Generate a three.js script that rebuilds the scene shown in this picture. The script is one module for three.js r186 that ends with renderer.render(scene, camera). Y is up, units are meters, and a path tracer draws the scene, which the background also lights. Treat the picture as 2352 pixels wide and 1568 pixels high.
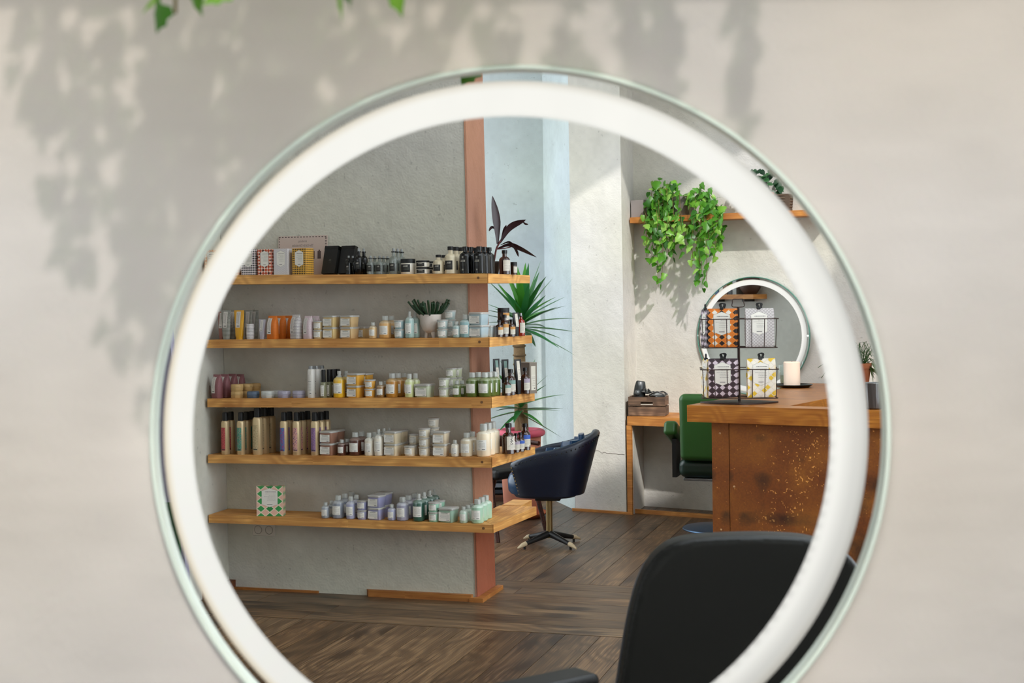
import * as THREE from 'three';
import { mergeGeometries, mergeVertices, toCreasedNormals } from 'three/addons/utils/BufferGeometryUtils.js';
import { RoundedBoxGeometry } from 'three/addons/geometries/RoundedBoxGeometry.js';
import { RectAreaLightUniformsLib } from 'three/addons/lights/RectAreaLightUniformsLib.js';

// ---------- camera, sky, sun, exposure ----------
const EYE = 1.58, FPX = 3267, PCX = 1176, PCY = 687, ROLL = 0.012;   // focal length and principal point in pixels of the 2352 x 1568 frame
const scene = new THREE.Scene();
const camera = new THREE.PerspectiveCamera(2 * Math.atan(784 / FPX) * 180 / Math.PI, 1.5, 0.05, 60);
camera.filmGauge = 36;
camera.setViewOffset(2352, 1568, 0, 784 - PCY, 2352, 1568);
camera.position.set(0, EYE, 0);
camera.rotation.z = -ROLL;
camera.focus = 8.0;
camera.userData.fStop = 7.1;
scene.add(camera);

scene.background = new THREE.Color().setRGB(0.86, 0.94, 1.0);
scene.backgroundIntensity = 4.05;

const SUN = new THREE.Vector3(-0.3, -0.85, -1).normalize();
const sun = new THREE.DirectionalLight(new THREE.Color().setRGB(1, 0.97, 0.92), 2.7);
sun.name = 'sun';
sun.target.position.set(0.4, 1.2, -6);
sun.position.copy(sun.target.position).addScaledVector(SUN, -14);
sun.castShadow = true;
sun.shadow.mapSize.set(4096, 4096);
Object.assign(sun.shadow.camera, { left: -7, right: 7, top: 7, bottom: -7, near: 1, far: 32 });
sun.shadow.radius = 2.2;
scene.add(sun, sun.target);
RectAreaLightUniformsLib.init();

const renderer = new THREE.WebGLRenderer({ antialias: true });
renderer.shadowMap.enabled = true;
renderer.toneMapping = THREE.LinearToneMapping;
renderer.toneMappingExposure = 1.0;

// ---------- helpers ----------
let seed = 7;
function rnd() { seed = (seed + 0x6d2b79f5) | 0; let t = Math.imul(seed ^ (seed >>> 15), 1 | seed); t = (t + Math.imul(t ^ (t >>> 7), 61 | t)) ^ t; return ((t ^ (t >>> 14)) >>> 0) / 4294967296; }
const rr = (a, b) => a + (b - a) * rnd();
const V = (x, y, z) => new THREE.Vector3(x, y, z);
const cR = Math.cos(ROLL), sR = Math.sin(ROLL);
const uvOf = (px, py) => { const dx = px - PCX, dy = py - PCY; return [dx * cR - dy * sR, dx * sR + dy * cR]; };
function at(px, py, depth) { const [u, v] = uvOf(px, py); return V(u / FPX * depth, EYE - v / FPX * depth, -depth); }   // the point of the room measured at a pixel and a depth
const used = new Map();
function numbered(name) { const n = used.get(name) ?? 0; used.set(name, n + 1); return n ? `${name}_${String(n).padStart(3, '0')}` : name; }
function tag(o, label, category, group, kind) { o.userData.label = label; if (category) o.userData.category = category; if (group) o.userData.group = group; if (kind) o.userData.kind = kind; return o; }
function thing(name, label, category, pos, turn = 0, group) {
  const o = new THREE.Group(); o.name = numbered(name); scene.add(o);
  if (pos) o.position.copy(pos); o.rotation.y = turn;
  return tag(o, label, category, group);
}
function part(name, geo, mat, parent = scene, label) {
  const m = new THREE.Mesh(geo, mat); m.name = parent === scene ? numbered(name) : name; m.castShadow = m.receiveShadow = true;
  if (parent !== scene) { const n = parent.children.filter((c) => c.name.replace(/_\d{3}$/, '') === name).length; if (n) m.name = `${name}_${String(n).padStart(3, '0')}`; }
  if (label) m.userData.label = label;
  parent.add(m); return m;
}
function struct(name, geo, mat, label) { const m = part(name, geo, mat); m.userData.kind = 'structure'; if (label) m.userData.label = label; return m; }
const merge = (list) => mergeGeometries(list.map((g) => { const h = g.index ? g.toNonIndexed() : g; for (const k of Object.keys(h.attributes)) if (!['position', 'normal', 'uv'].includes(k)) h.deleteAttribute(k); return h; }), false);
function box(w, h, d, x = 0, y = 0, z = 0, r = 0) {   // centred on x, z; standing on y
  const g = r ? new RoundedBoxGeometry(w, h, d, 2, r) : new THREE.BoxGeometry(w, h, d);
  if (!r) metricBox(g, w, h, d);
  return g.translate(x, y + h / 2, z);
}
function metricBox(g, w, h, d) { const uv = g.attributes.uv, n = g.attributes.normal; for (let i = 0; i < uv.count; i++) { const ax = Math.abs(n.getX(i)) > 0.5, ay = Math.abs(n.getY(i)) > 0.5; uv.setXY(i, uv.getX(i) * (ax ? d : w), uv.getY(i) * (ay ? d : h)); } }
function prism(poly, y0, y1, lean = [0, 0]) {   // poly: [x, z] corners; y0, y1: height or list per corner; lean: shift of the top; uv in metres
  const pos = [], uv = [], n = poly.length, lo = (i) => Array.isArray(y0) ? y0[i] : y0, hi = (i) => Array.isArray(y1) ? y1[i] : y1;
  let area = 0; for (let i = 0; i < n; i++) { const a = poly[i], b = poly[(i + 1) % n]; area += a[0] * b[1] - b[0] * a[1]; }
  const flip = area < 0;
  const B = (i) => [poly[i][0], lo(i), poly[i][1]], T = (i) => [poly[i][0] + lean[0], hi(i), poly[i][1] + lean[1]];
  const tri = (a, b, c, ua, ub, uc) => { if (flip) { pos.push(...a, ...b, ...c); uv.push(...ua, ...ub, ...uc); } else { pos.push(...a, ...c, ...b); uv.push(...ua, ...uc, ...ub); } };
  let run = 0;
  for (let i = 0; i < n; i++) {
    const j = (i + 1) % n, L = Math.hypot(poly[j][0] - poly[i][0], poly[j][1] - poly[i][1]);
    const q = [B(i), B(j), T(j), T(i)], w = [[run, lo(i)], [run + L, lo(j)], [run + L, hi(j)], [run, hi(i)]];
    tri(q[0], q[1], q[2], w[0], w[1], w[2]); tri(q[0], q[2], q[3], w[0], w[2], w[3]);
    run += L;
  }
  const faces = THREE.ShapeUtils.triangulateShape(poly.map((p) => new THREE.Vector2(p[0], p[1])), []);
  for (const [a, b, c] of faces) {
    const ccw = (poly[b][0] - poly[a][0]) * (poly[c][1] - poly[a][1]) - (poly[b][1] - poly[a][1]) * (poly[c][0] - poly[a][0]) > 0;
    const [i, j, k] = ccw ? [a, b, c] : [a, c, b];
    pos.push(...T(i), ...T(k), ...T(j)); uv.push(...poly[i], ...poly[k], ...poly[j]);
    pos.push(...B(i), ...B(j), ...B(k)); uv.push(...poly[i], ...poly[j], ...poly[k]);
  }
  const g = new THREE.BufferGeometry();
  g.setAttribute('position', new THREE.Float32BufferAttribute(pos, 3)); g.setAttribute('uv', new THREE.Float32BufferAttribute(uv, 2)); g.computeVertexNormals();
  return g;
}
function tube(points, r, seg = 24, rad = 6, closed = false) { return new THREE.TubeGeometry(new THREE.CatmullRomCurve3(points, closed, 'catmullrom', 0.4), seg, r, rad, closed); }
function rod(a, b, r, r2 = r, rad = 8) { const d = b.clone().sub(a), L = d.length(), g = new THREE.CylinderGeometry(r2, r, L, rad); g.translate(0, L / 2, 0); g.applyQuaternion(new THREE.Quaternion().setFromUnitVectors(V(0, 1, 0), d.normalize())); return g.translate(a.x, a.y, a.z); }
function lathe(pts, seg = 20) { return new THREE.LatheGeometry(pts.map((p) => new THREE.Vector2(p[0], p[1])), seg); }
function turnGeo(g, ry, x = 0, y = 0, z = 0) { return g.rotateY(ry).translate(x, y, z); }

// value noise textures
function noiseFn(s, period) {   // tiling value noise
  const t = new Float32Array(period * period); let q = s >>> 0; for (let i = 0; i < t.length; i++) { q = (Math.imul(q, 1664525) + 1013904223) >>> 0; t[i] = q / 4294967296; }
  const sm = (x) => x * x * (3 - 2 * x), P = (i) => ((i % period) + period) % period;
  return (x, y) => { const i = Math.floor(x), j = Math.floor(y), a = sm(x - i), b = sm(y - j), i0 = P(i), i1 = P(i + 1), j0 = P(j) * period, j1 = P(j + 1) * period; return (t[j0 + i0] * (1 - a) + t[j0 + i1] * a) * (1 - b) + (t[j1 + i0] * (1 - a) + t[j1 + i1] * a) * b; };
}
function dataTex(w, h, fn, srgb, repX = 1, repY = 1) {
  const d = new Uint8Array(w * h * 4);
  for (let j = 0; j < h; j++) for (let i = 0; i < w; i++) { const c = fn(i / w, j / h); const o = (j * w + i) * 4; d[o] = Math.max(0, Math.min(255, c[0])); d[o + 1] = Math.max(0, Math.min(255, c[1])); d[o + 2] = Math.max(0, Math.min(255, c[2])); d[o + 3] = 255; }
  const t = new THREE.DataTexture(d, w, h, THREE.RGBAFormat); t.wrapS = t.wrapT = THREE.RepeatWrapping; t.magFilter = THREE.LinearFilter; t.minFilter = THREE.LinearMipmapLinearFilter; t.generateMipmaps = true;
  if (srgb) t.colorSpace = THREE.SRGBColorSpace; t.repeat.set(repX, repY); t.needsUpdate = true; return t;
}
function canvasTex(w, h, draw, mirrored = false) {
  const c = document.createElement('canvas'); c.width = w; c.height = h; const x = c.getContext('2d'); if (mirrored) { x.translate(w, 0); x.scale(-1, 1); } draw(x, w, h);
  const t = new THREE.CanvasTexture(c); t.colorSpace = THREE.SRGBColorSpace; t.anisotropy = 8; return t;
}
const std = (o) => new THREE.MeshStandardMaterial(o), phys = (o) => new THREE.MeshPhysicalMaterial(o);
const rgb = (r, g, b) => new THREE.Color().setRGB(r / 255, g / 255, b / 255, THREE.SRGBColorSpace);
const hexc = (h) => new THREE.Color(h);

// plaster: mottled lime wash with trowel relief (2 m tile)
const nA = noiseFn(11, 4), nB = noiseFn(23, 16), nC = noiseFn(37, 64), nD = noiseFn(51, 256);
const plasterTex = dataTex(1024, 1024, (x, y) => { const v = 0.5 * nA(x * 4 + nB(x * 16, y * 16) * 0.4, y * 4) + 0.3 * nB(x * 16, y * 16) + 0.2 * nC(x * 64, y * 64); const spot = nC(x * 64 + 9, y * 64) > 0.9 && nD(x * 256, y * 256 ) > 0.72 ? -22 : 0; const k = 236 + (v - 0.5) * 34 + spot; return [k + 2, k, k - 4 - (nA(x * 4 + 2, y * 4 + 1) - 0.5) * 14]; }, true, 0.5, 0.5);
const plasterBump = dataTex(1024, 1024, (x, y) => { const v = 0.45 * nB(x * 16, y * 16) + 0.3 * nC(x * 64 + nB(x * 16, y * 16), y * 64) + 0.25 * nD(x * 256, y * 256); return [v * 255, v * 255, v * 255]; }, false, 0.5, 0.5);
const plaster = (r, g, b, bump = 0.004) => std({ color: rgb(r, g, b), map: plasterTex, bumpMap: plasterBump, bumpScale: bump, roughness: 0.93 });
// wood: grain runs along u (1 m x 0.5 m tile)
function woodTex(light, dark, s, contrast = 1, knots = true) {
  const a = noiseFn(s, 8), b = noiseFn(s + 5, 64), c = noiseFn(s + 9, 256), K = []; let q = s; for (let i = 0; i < 5; i++) { q = (Math.imul(q, 1664525) + 1013904223) >>> 0; const kx = q / 4294967296; q = (Math.imul(q, 1664525) + 1013904223) >>> 0; K.push([kx, q / 4294967296]); }
  return dataTex(1024, 512, (x, y) => {
    let warp = 0, kn = 0;
    if (knots) for (const [kx, ky] of K) { let dx = Math.abs(x - kx); dx = Math.min(dx, 1 - dx); let dy = Math.abs(y - ky); dy = Math.min(dy, 1 - dy); const d = Math.hypot(dx * 9, dy * 14); warp += 0.5 * Math.exp(-d * d * 0.6); kn += Math.exp(-d * d * 5); }
    const wave = a(x * 8, y * 8) * 0.7 + warp, ring = 0.5 + 0.5 * Math.sin((y * 34 + wave * 9 + a(x * 8 + 3, y * 8) * 4) * 1.9);
    const fib = c(x * 8, y * 256), pore = b(x * 16 + fib, y * 64);
    let v = 0.42 * ring * fib + 0.3 * fib + 0.28 * a(x * 8 + 1.7, y * 8 + 0.3); v = 0.5 + (v - 0.42) * contrast; v -= kn * 0.7; if (pore > 0.86) v -= 0.14; v = Math.max(0, Math.min(1, v));
    return [0, 1, 2].map((k) => dark[k] + (light[k] - dark[k]) * v);
  }, true);
}
const oakTex = woodTex([255, 204, 128], [188, 130, 70], 3, 1.2), floorTex = woodTex([176, 148, 120], [76, 59, 46], 17, 1.15);
const oak = std({ map: oakTex, roughness: 0.62, color: rgb(246, 238, 222) });
const oakTop = oak;
const smoothTex = dataTex(1024, 1024, (x, y) => { const v = 0.55 * nA(x * 4 + nB(x * 16, y * 16) * 0.5, y * 4) + 0.3 * nB(x * 16 + 3, y * 16) + 0.15 * nC(x * 16, y * 64); const k = 234 + (v - 0.5) * 26, h = nA(x * 4 + 1.3, y * 4 + 2.1) - 0.5; return [k + 2 + h * 5, k, k - 3 - h * 9]; }, true, 0.9, 0.9);
const smoothBump = dataTex(1024, 1024, (x, y) => { const v = 0.5 * nB(x * 16, y * 16) + 0.35 * nC(x * 32 + nB(x * 16, y * 16), y * 64) + 0.15 * nD(x * 256, y * 256); return [v * 255, v * 255, v * 255]; }, false, 0.6, 0.6);
// ---------- the front wall with the round opening of the mirror ----------
const MIR = V(0.008, 1.418, -1.7), MR = 0.4405;
const wallWarm = std({ color: rgb(238, 232, 229), map: smoothTex, bumpMap: smoothBump, bumpScale: 0.0022, roughness: 0.93 }), wallWhite = plaster(229, 227, 221), wallGrey = plaster(222, 221, 211), wallBlue = plaster(220, 232, 236), wallPeach = plaster(174, 126, 102), wallTerra = plaster(170, 96, 66), wallLilac = plaster(176, 174, 198), ceilMat = plaster(232, 230, 224);
{
  const s = new THREE.Shape([[-3.2, 0], [1.75, 0], [1.75, 4.5], [-3.2, 4.5]].map((p) => new THREE.Vector2(...p)));
  const h = new THREE.Path(); h.absarc(MIR.x, MIR.y, MR - 0.002, 0, Math.PI * 2, true); s.holes.push(h);
  const g = new THREE.ExtrudeGeometry(s, { depth: 0.012, bevelEnabled: false, curveSegments: 96 }); g.translate(0, 0, -1.712);
  struct('wall_front', g, wallWarm, 'warm white rough plaster wall around the large round mirror');
}
// the hairdresser's side of the wall, behind the camera: tall window in the back wall lets the sun in
struct('wall_front_side', prism([[-3.2, -1.7], [-3.2, 0.95], [-3.35, 0.95], [-3.35, -1.7]], 0, 4.5), wallWarm);
struct('wall_front_return', prism([[1.75, -1.712], [1.75, 0.95], [1.9, 0.95], [1.9, -1.712]], 0, 4.5), wallWarm);
struct('ceiling_front', prism([[-3.35, -1.712], [1.9, -1.712], [1.9, 0.95], [-3.35, 0.95]], 4.5, 4.7), ceilMat);
function windowWall(name, x0, x1, z, y0, y1, top, mat, n) {   // wall with one wide opening, facing along z
  const s = new THREE.Shape([[x0, 0], [x1, 0], [x1, top], [x0, top]].map((p) => new THREE.Vector2(...p))), a = x0 + 0.3, b = x1 - 0.2;
  s.holes.push(new THREE.Path([[a, y0], [a, y1], [b, y1], [b, y0]].map((p) => new THREE.Vector2(...p))));
  const g = new THREE.ExtrudeGeometry(s, { depth: 0.2, bevelEnabled: false }); g.translate(0, 0, z); struct(name, g, mat);
  const f = new THREE.Group(); f.name = n; f.userData.kind = 'structure'; scene.add(f);
  const fr = []; for (const i of [0, 3]) fr.push(box(0.06, y1 - y0, 0.06, a + (b - a) * i / 3, y0, z + 0.1)); for (const y of [y0, y1 - 0.06]) fr.push(box(b - a, 0.06, 0.06, (a + b) / 2, y, z + 0.1));
  part('window_frame', merge(fr), frameMat, f); part('window_pane', new THREE.PlaneGeometry(b - a, y1 - y0).translate((a + b) / 2, (y0 + y1) / 2, z + 0.1), paneMat, f);
}
const paneMat = phys({ color: new THREE.Color().setRGB(0.43, 0.415, 0.385), roughness: 0, transmission: 1, thickness: 0, side: THREE.DoubleSide });   // lightly tinted glazing
const frameMat = std({ color: rgb(235, 232, 226), roughness: 0.5 });
windowWall('wall_rear', -3.35, 1.9, 0.75, 0.9, 4.4, 4.5, wallWarm, 'window_1');

// ---------- the room seen in the mirror ----------
const TH = 16.6 * Math.PI / 180, Wd = V(Math.cos(TH), 0, -0 + Math.sin(TH)), Nd = V(-Math.sin(TH), 0, Math.cos(TH));   // along the shelf wall; out of it
const C0 = V(-0.204, 0, -7.46);
const sl = (s, t, y = 0) => C0.clone().addScaledVector(Wd, s).addScaledVector(Nd, t).setY(y);
const slp = (s, t) => { const p = sl(s, t); return [p.x, p.z]; };
const AN = 30 * Math.PI / 180, Ud = V(Math.cos(AN), 0, Math.sin(AN)), Md = V(-Math.sin(AN), 0, Math.cos(AN));   // along the station wall; out of it
const W0 = V(0.947, 0, -10.811);
const st = (a, b, y = 0) => W0.clone().addScaledVector(Ud, a).addScaledVector(Md, b).setY(y);
const stp = (a, b) => { const p = st(a, b); return [p.x, p.z]; };

// floor: a dark sub-floor under single boards
struct('floor', prism([[-5.2, 0.95], [3.6, 0.95], [3.6, -13], [-5.2, -13]], -0.1, -0.014), std({ color: rgb(38, 30, 24), roughness: 0.9 }));
const floorObj = scene.children[scene.children.length - 1];
const boardMats = [[235, 226, 206], [205, 196, 180], [190, 178, 158], [224, 208, 182], [176, 164, 150]].map((c) => std({ map: floorTex, color: rgb(...c), roughness: 0.42, bumpMap: floorTex, bumpScale: 0.0006 }));
{
  const geos = new Map();
  const boardGeo = (L, w, v) => { const k = `${L},${w},${v}`; if (!geos.has(k)) { const g = new THREE.BoxGeometry(w - 0.003, 0.014, L - 0.003); metricBox(g, w, 0.014, L); const uv = g.attributes.uv, n = g.attributes.normal; for (let i = 0; i < uv.count; i++) if (Math.abs(n.getY(i)) > 0.5) { const a = uv.getX(i), b = uv.getY(i); uv.setXY(i, b * 0.55 + v * 0.37, a + v * 0.29); } g.translate(0, -0.007, 0); geos.set(k, g); } return geos.get(k); };
  const lay = (s, t, len, w, along, v, m) => { const p = sl(s, t), b = part('floorboard', boardGeo(len, w, v), boardMats[m], floorObj); b.position.copy(p); b.rotation.y = -TH + (along ? Math.PI / 2 : 0); return b; };
  const ok = (s, t) => { const p = sl(s, t); return p.x > -3.6 && p.x < 3.4 && p.z < -1.9 && p.z > -12.4; };
  for (let k = 0; k < 7; k++) { let s = -3.2 + rr(0, 0.8); while (s < 3) { const L = [1.3, 1.8, 2.3][Math.floor(rnd() * 3)]; if (ok(s + L / 2, -0.47 + k * 0.165)) lay(s + L / 2, -0.47 + k * 0.165, L, 0.165, true, Math.floor(rnd() * 5), Math.floor(rnd() * 4)); s += L; } }
  for (let i = -16; i < 22; i++) {
    const s = i * 0.168 + 0.05;
    let t = 0.608; while (t < 5) { const L = [1.5, 1.9, 2.4][Math.floor(rnd() * 3)]; if (ok(s, t + L / 2) && s < 2.3) lay(s, t + L / 2, L, 0.168, false, Math.floor(rnd() * 5), Math.floor(rnd() * 5)); t += L; }
    t = -0.553; while (t > -4.6) { const L = [1.5, 1.9, 2.4][Math.floor(rnd() * 3)]; if (ok(s, t - L / 2) && s > -1.2) lay(s, t - L / 2, L, 0.168, false, Math.floor(rnd() * 5), Math.floor(rnd() * 5)); t -= L; }
  }
}
// shelf partition: plaster front, peach end face, slightly leaning as old plaster does
const LEAN = -0.035;   // the top leans this far along the wall over 2.6 m
{
  const lean = [Wd.x * LEAN * 1.7, Wd.z * LEAN * 1.7];
  struct('wall_shelves', prism([slp(-1.44, 0), slp(-0.004, 0), slp(-0.004, -0.31), slp(-1.44, -0.31)], 0, 4.5, lean), wallGrey, 'grey plaster partition wall carrying the five oak shelves');
  struct('wall_shelves_end', prism([slp(-0.006, 0.004), slp(0.004, 0), slp(0.004, -0.314), slp(-0.006, -0.314)], 0, 4.5, lean), wallPeach, 'peach painted end face of the shelf partition');
  struct('wall_shelves_foot', prism([slp(0.003, 0.003), slp(0.0065, 0.001), slp(0.0065, -0.312), slp(0.003, -0.314)], 0.02, [0.37, 0.37, 0.33, 0.33], [lean[0] * 0.08, lean[1] * 0.08]), wallTerra, 'bare orange plaster at the foot of the peach wall end');
  struct('wall_shelves_back', prism([slp(-1.44, -0.3105), slp(0.0, -0.3105), slp(0.0, -0.325), slp(-1.44, -0.325)], 0, 4.5, lean), wallWhite);
  struct('wall_left', prism([slp(-1.44, 0.56), slp(-1.44, -0.31), slp(-1.72, -0.31), slp(-1.72, 0.56)], 0, 4.5, [-0.07, 0]), wallGrey);
  struct('wall_left_face', prism([slp(-1.355, 0.562), slp(-1.355, 0.60), slp(-4.6, 0.60), slp(-4.6, 0.562)], 0, 4.5, [-0.26, -0.07]), wallLilac, 'lilac plaster wall face beside the shelf niche');
  const green = std({ color: rgb(30, 78, 42), roughness: 0.55 });
  struct('trim_1', prism([slp(-1.372, 0.602), slp(-1.372, 0.62), slp(-4.6, 0.62), slp(-4.6, 0.602)], 0.0, 0.56, [-0.032, -0.009]), green, 'dark green dado panel on the lilac wall');
  const skirt = std({ map: oakTex, color: rgb(196, 168, 138), roughness: 0.6 });
  struct('baseboard_shelves', merge([prism([slp(-0.62, 0.0), slp(-0.02, 0.0), slp(-0.02, 0.028), slp(-0.60, 0.028)], 0, 0.035), prism([slp(-1.44, 0), slp(-0.9, 0), slp(-0.9, 0.012), slp(-1.44, 0.02)], 0, 0.012)]), skirt, 'thin oak skirting strip at the foot of the shelf wall');
  struct('baseboard_end', prism([slp(-0.03, 0.035), slp(0.045, 0.035), slp(0.045, -0.33), slp(0.012, -0.33), slp(0.005, 0)], 0, 0.022), skirt, 'flat oak board at the foot of the peach wall end');
  struct('baseboard_left', prism([slp(-1.44, 0.3), slp(-1.44, 0.0), slp(-1.40, 0.0), slp(-1.41, 0.3)], 0, 0.05), std({ map: oakTex, color: rgb(120, 84, 60), roughness: 0.6 }));
}
// far walls
struct('wall_blue', prism([[-1.86, -11.352], [0.262, -11.35], [0.262, -11.5], [-1.86, -11.5]], 0, 4.5), wallBlue, 'pale blue plaster wall behind the yucca');
struct('wall_blue_reveal', prism([[0.262, -11.35], [0.452, -10.63], [0.6, -10.63], [0.5, -11.5], [0.262, -11.5]], 0, 4.5), wallBlue, 'pale blue side of the white pillar');
struct('pillar', prism([[0.452, -10.632], [0.818, -10.40], stp(-0.01, -0.02), stp(-0.01, -0.3), [0.56, -11.2]], 0, 4.5, [-0.02, 0]), wallWhite, 'white plaster pillar with a crack near its foot');
struct('wall_station', prism([stp(-0.02, 0), stp(2.75, 0), stp(2.75, -0.2), stp(-0.02, -0.2)], 0, 4.5), wallWhite, 'white plaster wall of the far hairdressing station');
struct('trim_2', prism([stp(0.02, 0.36), stp(1.34, 0.36), stp(1.34, 0.335), stp(0.02, 0.335)], 0, 0.03), std({ map: oakTex, color: rgb(214, 190, 160), roughness: 0.5 }), 'pale oak strip on the floor under the station bench');
struct('baseboard_pillar', prism([[0.43, -10.60], [0.826, -10.372], [0.826, -10.39], [0.43, -10.62]], 0, 0.018), std({ map: oakTex, color: rgb(214, 190, 160), roughness: 0.5 }));
// crack in the pillar: a thin dark gap line set into the plaster
{
  const pts = []; for (let i = 0; i <= 16; i++) { const k = i / 16; pts.push(V(0.49 + 0.32 * k, 0.452 - 0.02 * k + rr(-0.008, 0.008), -10.632 + 0.024 + (0.205) * k)); }
  struct('pillar_crack', tube(pts, 0.0022, 60, 4), std({ color: rgb(120, 112, 104), roughness: 1 }), 'thin horizontal crack across the white pillar');
}
// side walls and ceiling of the room in the mirror; a frosted roof light over its middle
{ const f = new THREE.Group(); f.name = 'window_5'; f.userData.kind = 'structure'; scene.add(f); part('window_pane', new THREE.PlaneGeometry(3.2, 2.8).rotateX(Math.PI / 2).translate(1.6, 4.6, -3.7), phys({ color: rgb(240, 244, 246), roughness: 1, transmission: 0.95, thickness: 0, side: THREE.DoubleSide }), f); part('window_frame', merge([0.03, 1.07, 2.13, 3.17].map((x) => box(0.05, 0.06, 2.8, x, 4.53, -3.7))), frameMat, f); }
struct('ceiling', (() => { const s = new THREE.Shape([[-5.2, 1.9], [3.6, 1.9], [3.6, 13], [-1.85, 13], [-1.85, 8.3], [-5.2, 8.3]].map((p) => new THREE.Vector2(...p))); s.holes.push(new THREE.Path([[0.0, 2.3], [0.0, 5.1], [3.2, 5.1], [3.2, 2.3]].map((p) => new THREE.Vector2(...p)))); s.holes.push(new THREE.Path([[1.98, 5.3], [1.20, 8.05], [3.3, 8.3], [3.3, 5.3]].map((p) => new THREE.Vector2(...p)))); const g = new THREE.ExtrudeGeometry(s, { depth: 0.2, bevelEnabled: false }); g.rotateX(-Math.PI / 2); return g.translate(0, 4.5, 0); })(), ceilMat);
function sideWall(name, x, z0, z1, a, b, y0, y1, mat, n, thick = 0.2) {
  const s = new THREE.Shape([[z0, 0], [z1, 0], [z1, 4.5], [z0, 4.5]].map((p) => new THREE.Vector2(...p)));
  s.holes.push(new THREE.Path([[a, y0], [a, y1], [b, y1], [b, y0]].map((p) => new THREE.Vector2(...p))));
  const g = new THREE.ExtrudeGeometry(s, { depth: thick, bevelEnabled: false }); g.rotateY(-Math.PI / 2); g.translate(x + thick, 0, 0); struct(name, g, mat);
  const f = new THREE.Group(); f.name = n; f.userData.kind = 'structure'; scene.add(f);
  const fr = [], k = Math.max(2, Math.round((b - a) / 1.2)); for (let i = 0; i <= k; i++) fr.push(box(0.06, y1 - y0, 0.07, x + thick / 2, y0, a + (b - a) * i / k)); for (const y of [y0, (y0 + y1) * 0.6, y1 - 0.06]) fr.push(box(0.06, 0.06, b - a, x + thick / 2, y, (a + b) / 2));
  part('window_frame', merge(fr), frameMat, f);
}
sideWall('wall_right', 3.4, -13, -1.9, -7.05, -3.0, 0.15, 4.3, wallWhite, 'window_2');
sideWall('wall_back_left', -1.85, -11.36, -8.3, -11.25, -8.45, 0.1, 4.35, wallWhite, 'window_4');
sideWall('wall_left_outer', -5.2, -8.3, -1.9, -4.0, -2.4, 1.6, 3.4, wallWhite, 'window_3');
struct('wall_back', prism([[-5.2, -8.1], [-1.85, -8.1], [-1.85, -8.3], [-5.2, -8.3]], 0, 4.5), wallWhite);
struct('wall_mirror_side', (() => { const s = new THREE.Shape([[-5.2, 0], [3.6, 0], [3.6, 4.5], [-5.2, 4.5]].map((p) => new THREE.Vector2(...p))); const h = new THREE.Path(); h.absarc(MIR.x, MIR.y, 0.62, 0, Math.PI * 2, true); s.holes.push(h); const g = new THREE.ExtrudeGeometry(s, { depth: 0.1, bevelEnabled: false, curveSegments: 48 }); return g.translate(0, 0, -1.9); })(), wallWhite);
// ---------- the round mirror: glass edge and frosted ring lit from behind ----------
function ringEdge(R, r, depth) {   // rounded glass rim, axis along z, front at +depth
  const p = [[r, 0], [r, depth - 0.0015], [r + 0.0012, depth], [R - 0.0022, depth], [R, depth - 0.0022], [R, 0], [r, 0]];
  const g = lathe(p, 128); g.rotateX(Math.PI / 2); return toCreasedNormals(g, 0.5);
}
function ringBand(ox, oy, R, ix, iy, r, depth) {   // flat annulus whose inner circle is slightly off centre; uv: angle, radius
  const N = 160, M = 6, pos = [], uv = [], idx = [];
  const P = (k, j) => { const a = k / N * Math.PI * 2, f = j / M; return [(ox + R * Math.cos(a)) * (1 - f) + (ix + r * Math.cos(a)) * f, (oy + R * Math.sin(a)) * (1 - f) + (iy + r * Math.sin(a)) * f]; };
  for (let s = 0; s < 2; s++) for (let k = 0; k <= N; k++) for (let j = 0; j <= M; j++) { const [x, y] = P(k, j); pos.push(x, y, s ? -depth : 0); uv.push(k / N, 0.02 + 0.96 * j / M); }
  const I = (s, k, j) => (s * (N + 1) + k) * (M + 1) + j;
  for (let k = 0; k < N; k++) {
    for (let j = 0; j < M; j++) { idx.push(I(0, k, j), I(0, k + 1, j + 1), I(0, k, j + 1), I(0, k, j), I(0, k + 1, j), I(0, k + 1, j + 1)); idx.push(I(1, k, j), I(1, k, j + 1), I(1, k + 1, j + 1), I(1, k, j), I(1, k + 1, j + 1), I(1, k + 1, j)); }
    idx.push(I(0, k, 0), I(1, k, 0), I(1, k + 1, 0), I(0, k, 0), I(1, k + 1, 0), I(0, k + 1, 0));
    idx.push(I(0, k, M), I(1, k + 1, M), I(1, k, M), I(0, k, M), I(0, k + 1, M), I(1, k + 1, M));
  }
  const g = new THREE.BufferGeometry(); g.setAttribute('position', new THREE.Float32BufferAttribute(pos, 3)); g.setAttribute('uv', new THREE.Float32BufferAttribute(uv, 2)); g.setIndex(idx);
  const h = g.toNonIndexed(); h.computeVertexNormals(); return h;
}
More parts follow.
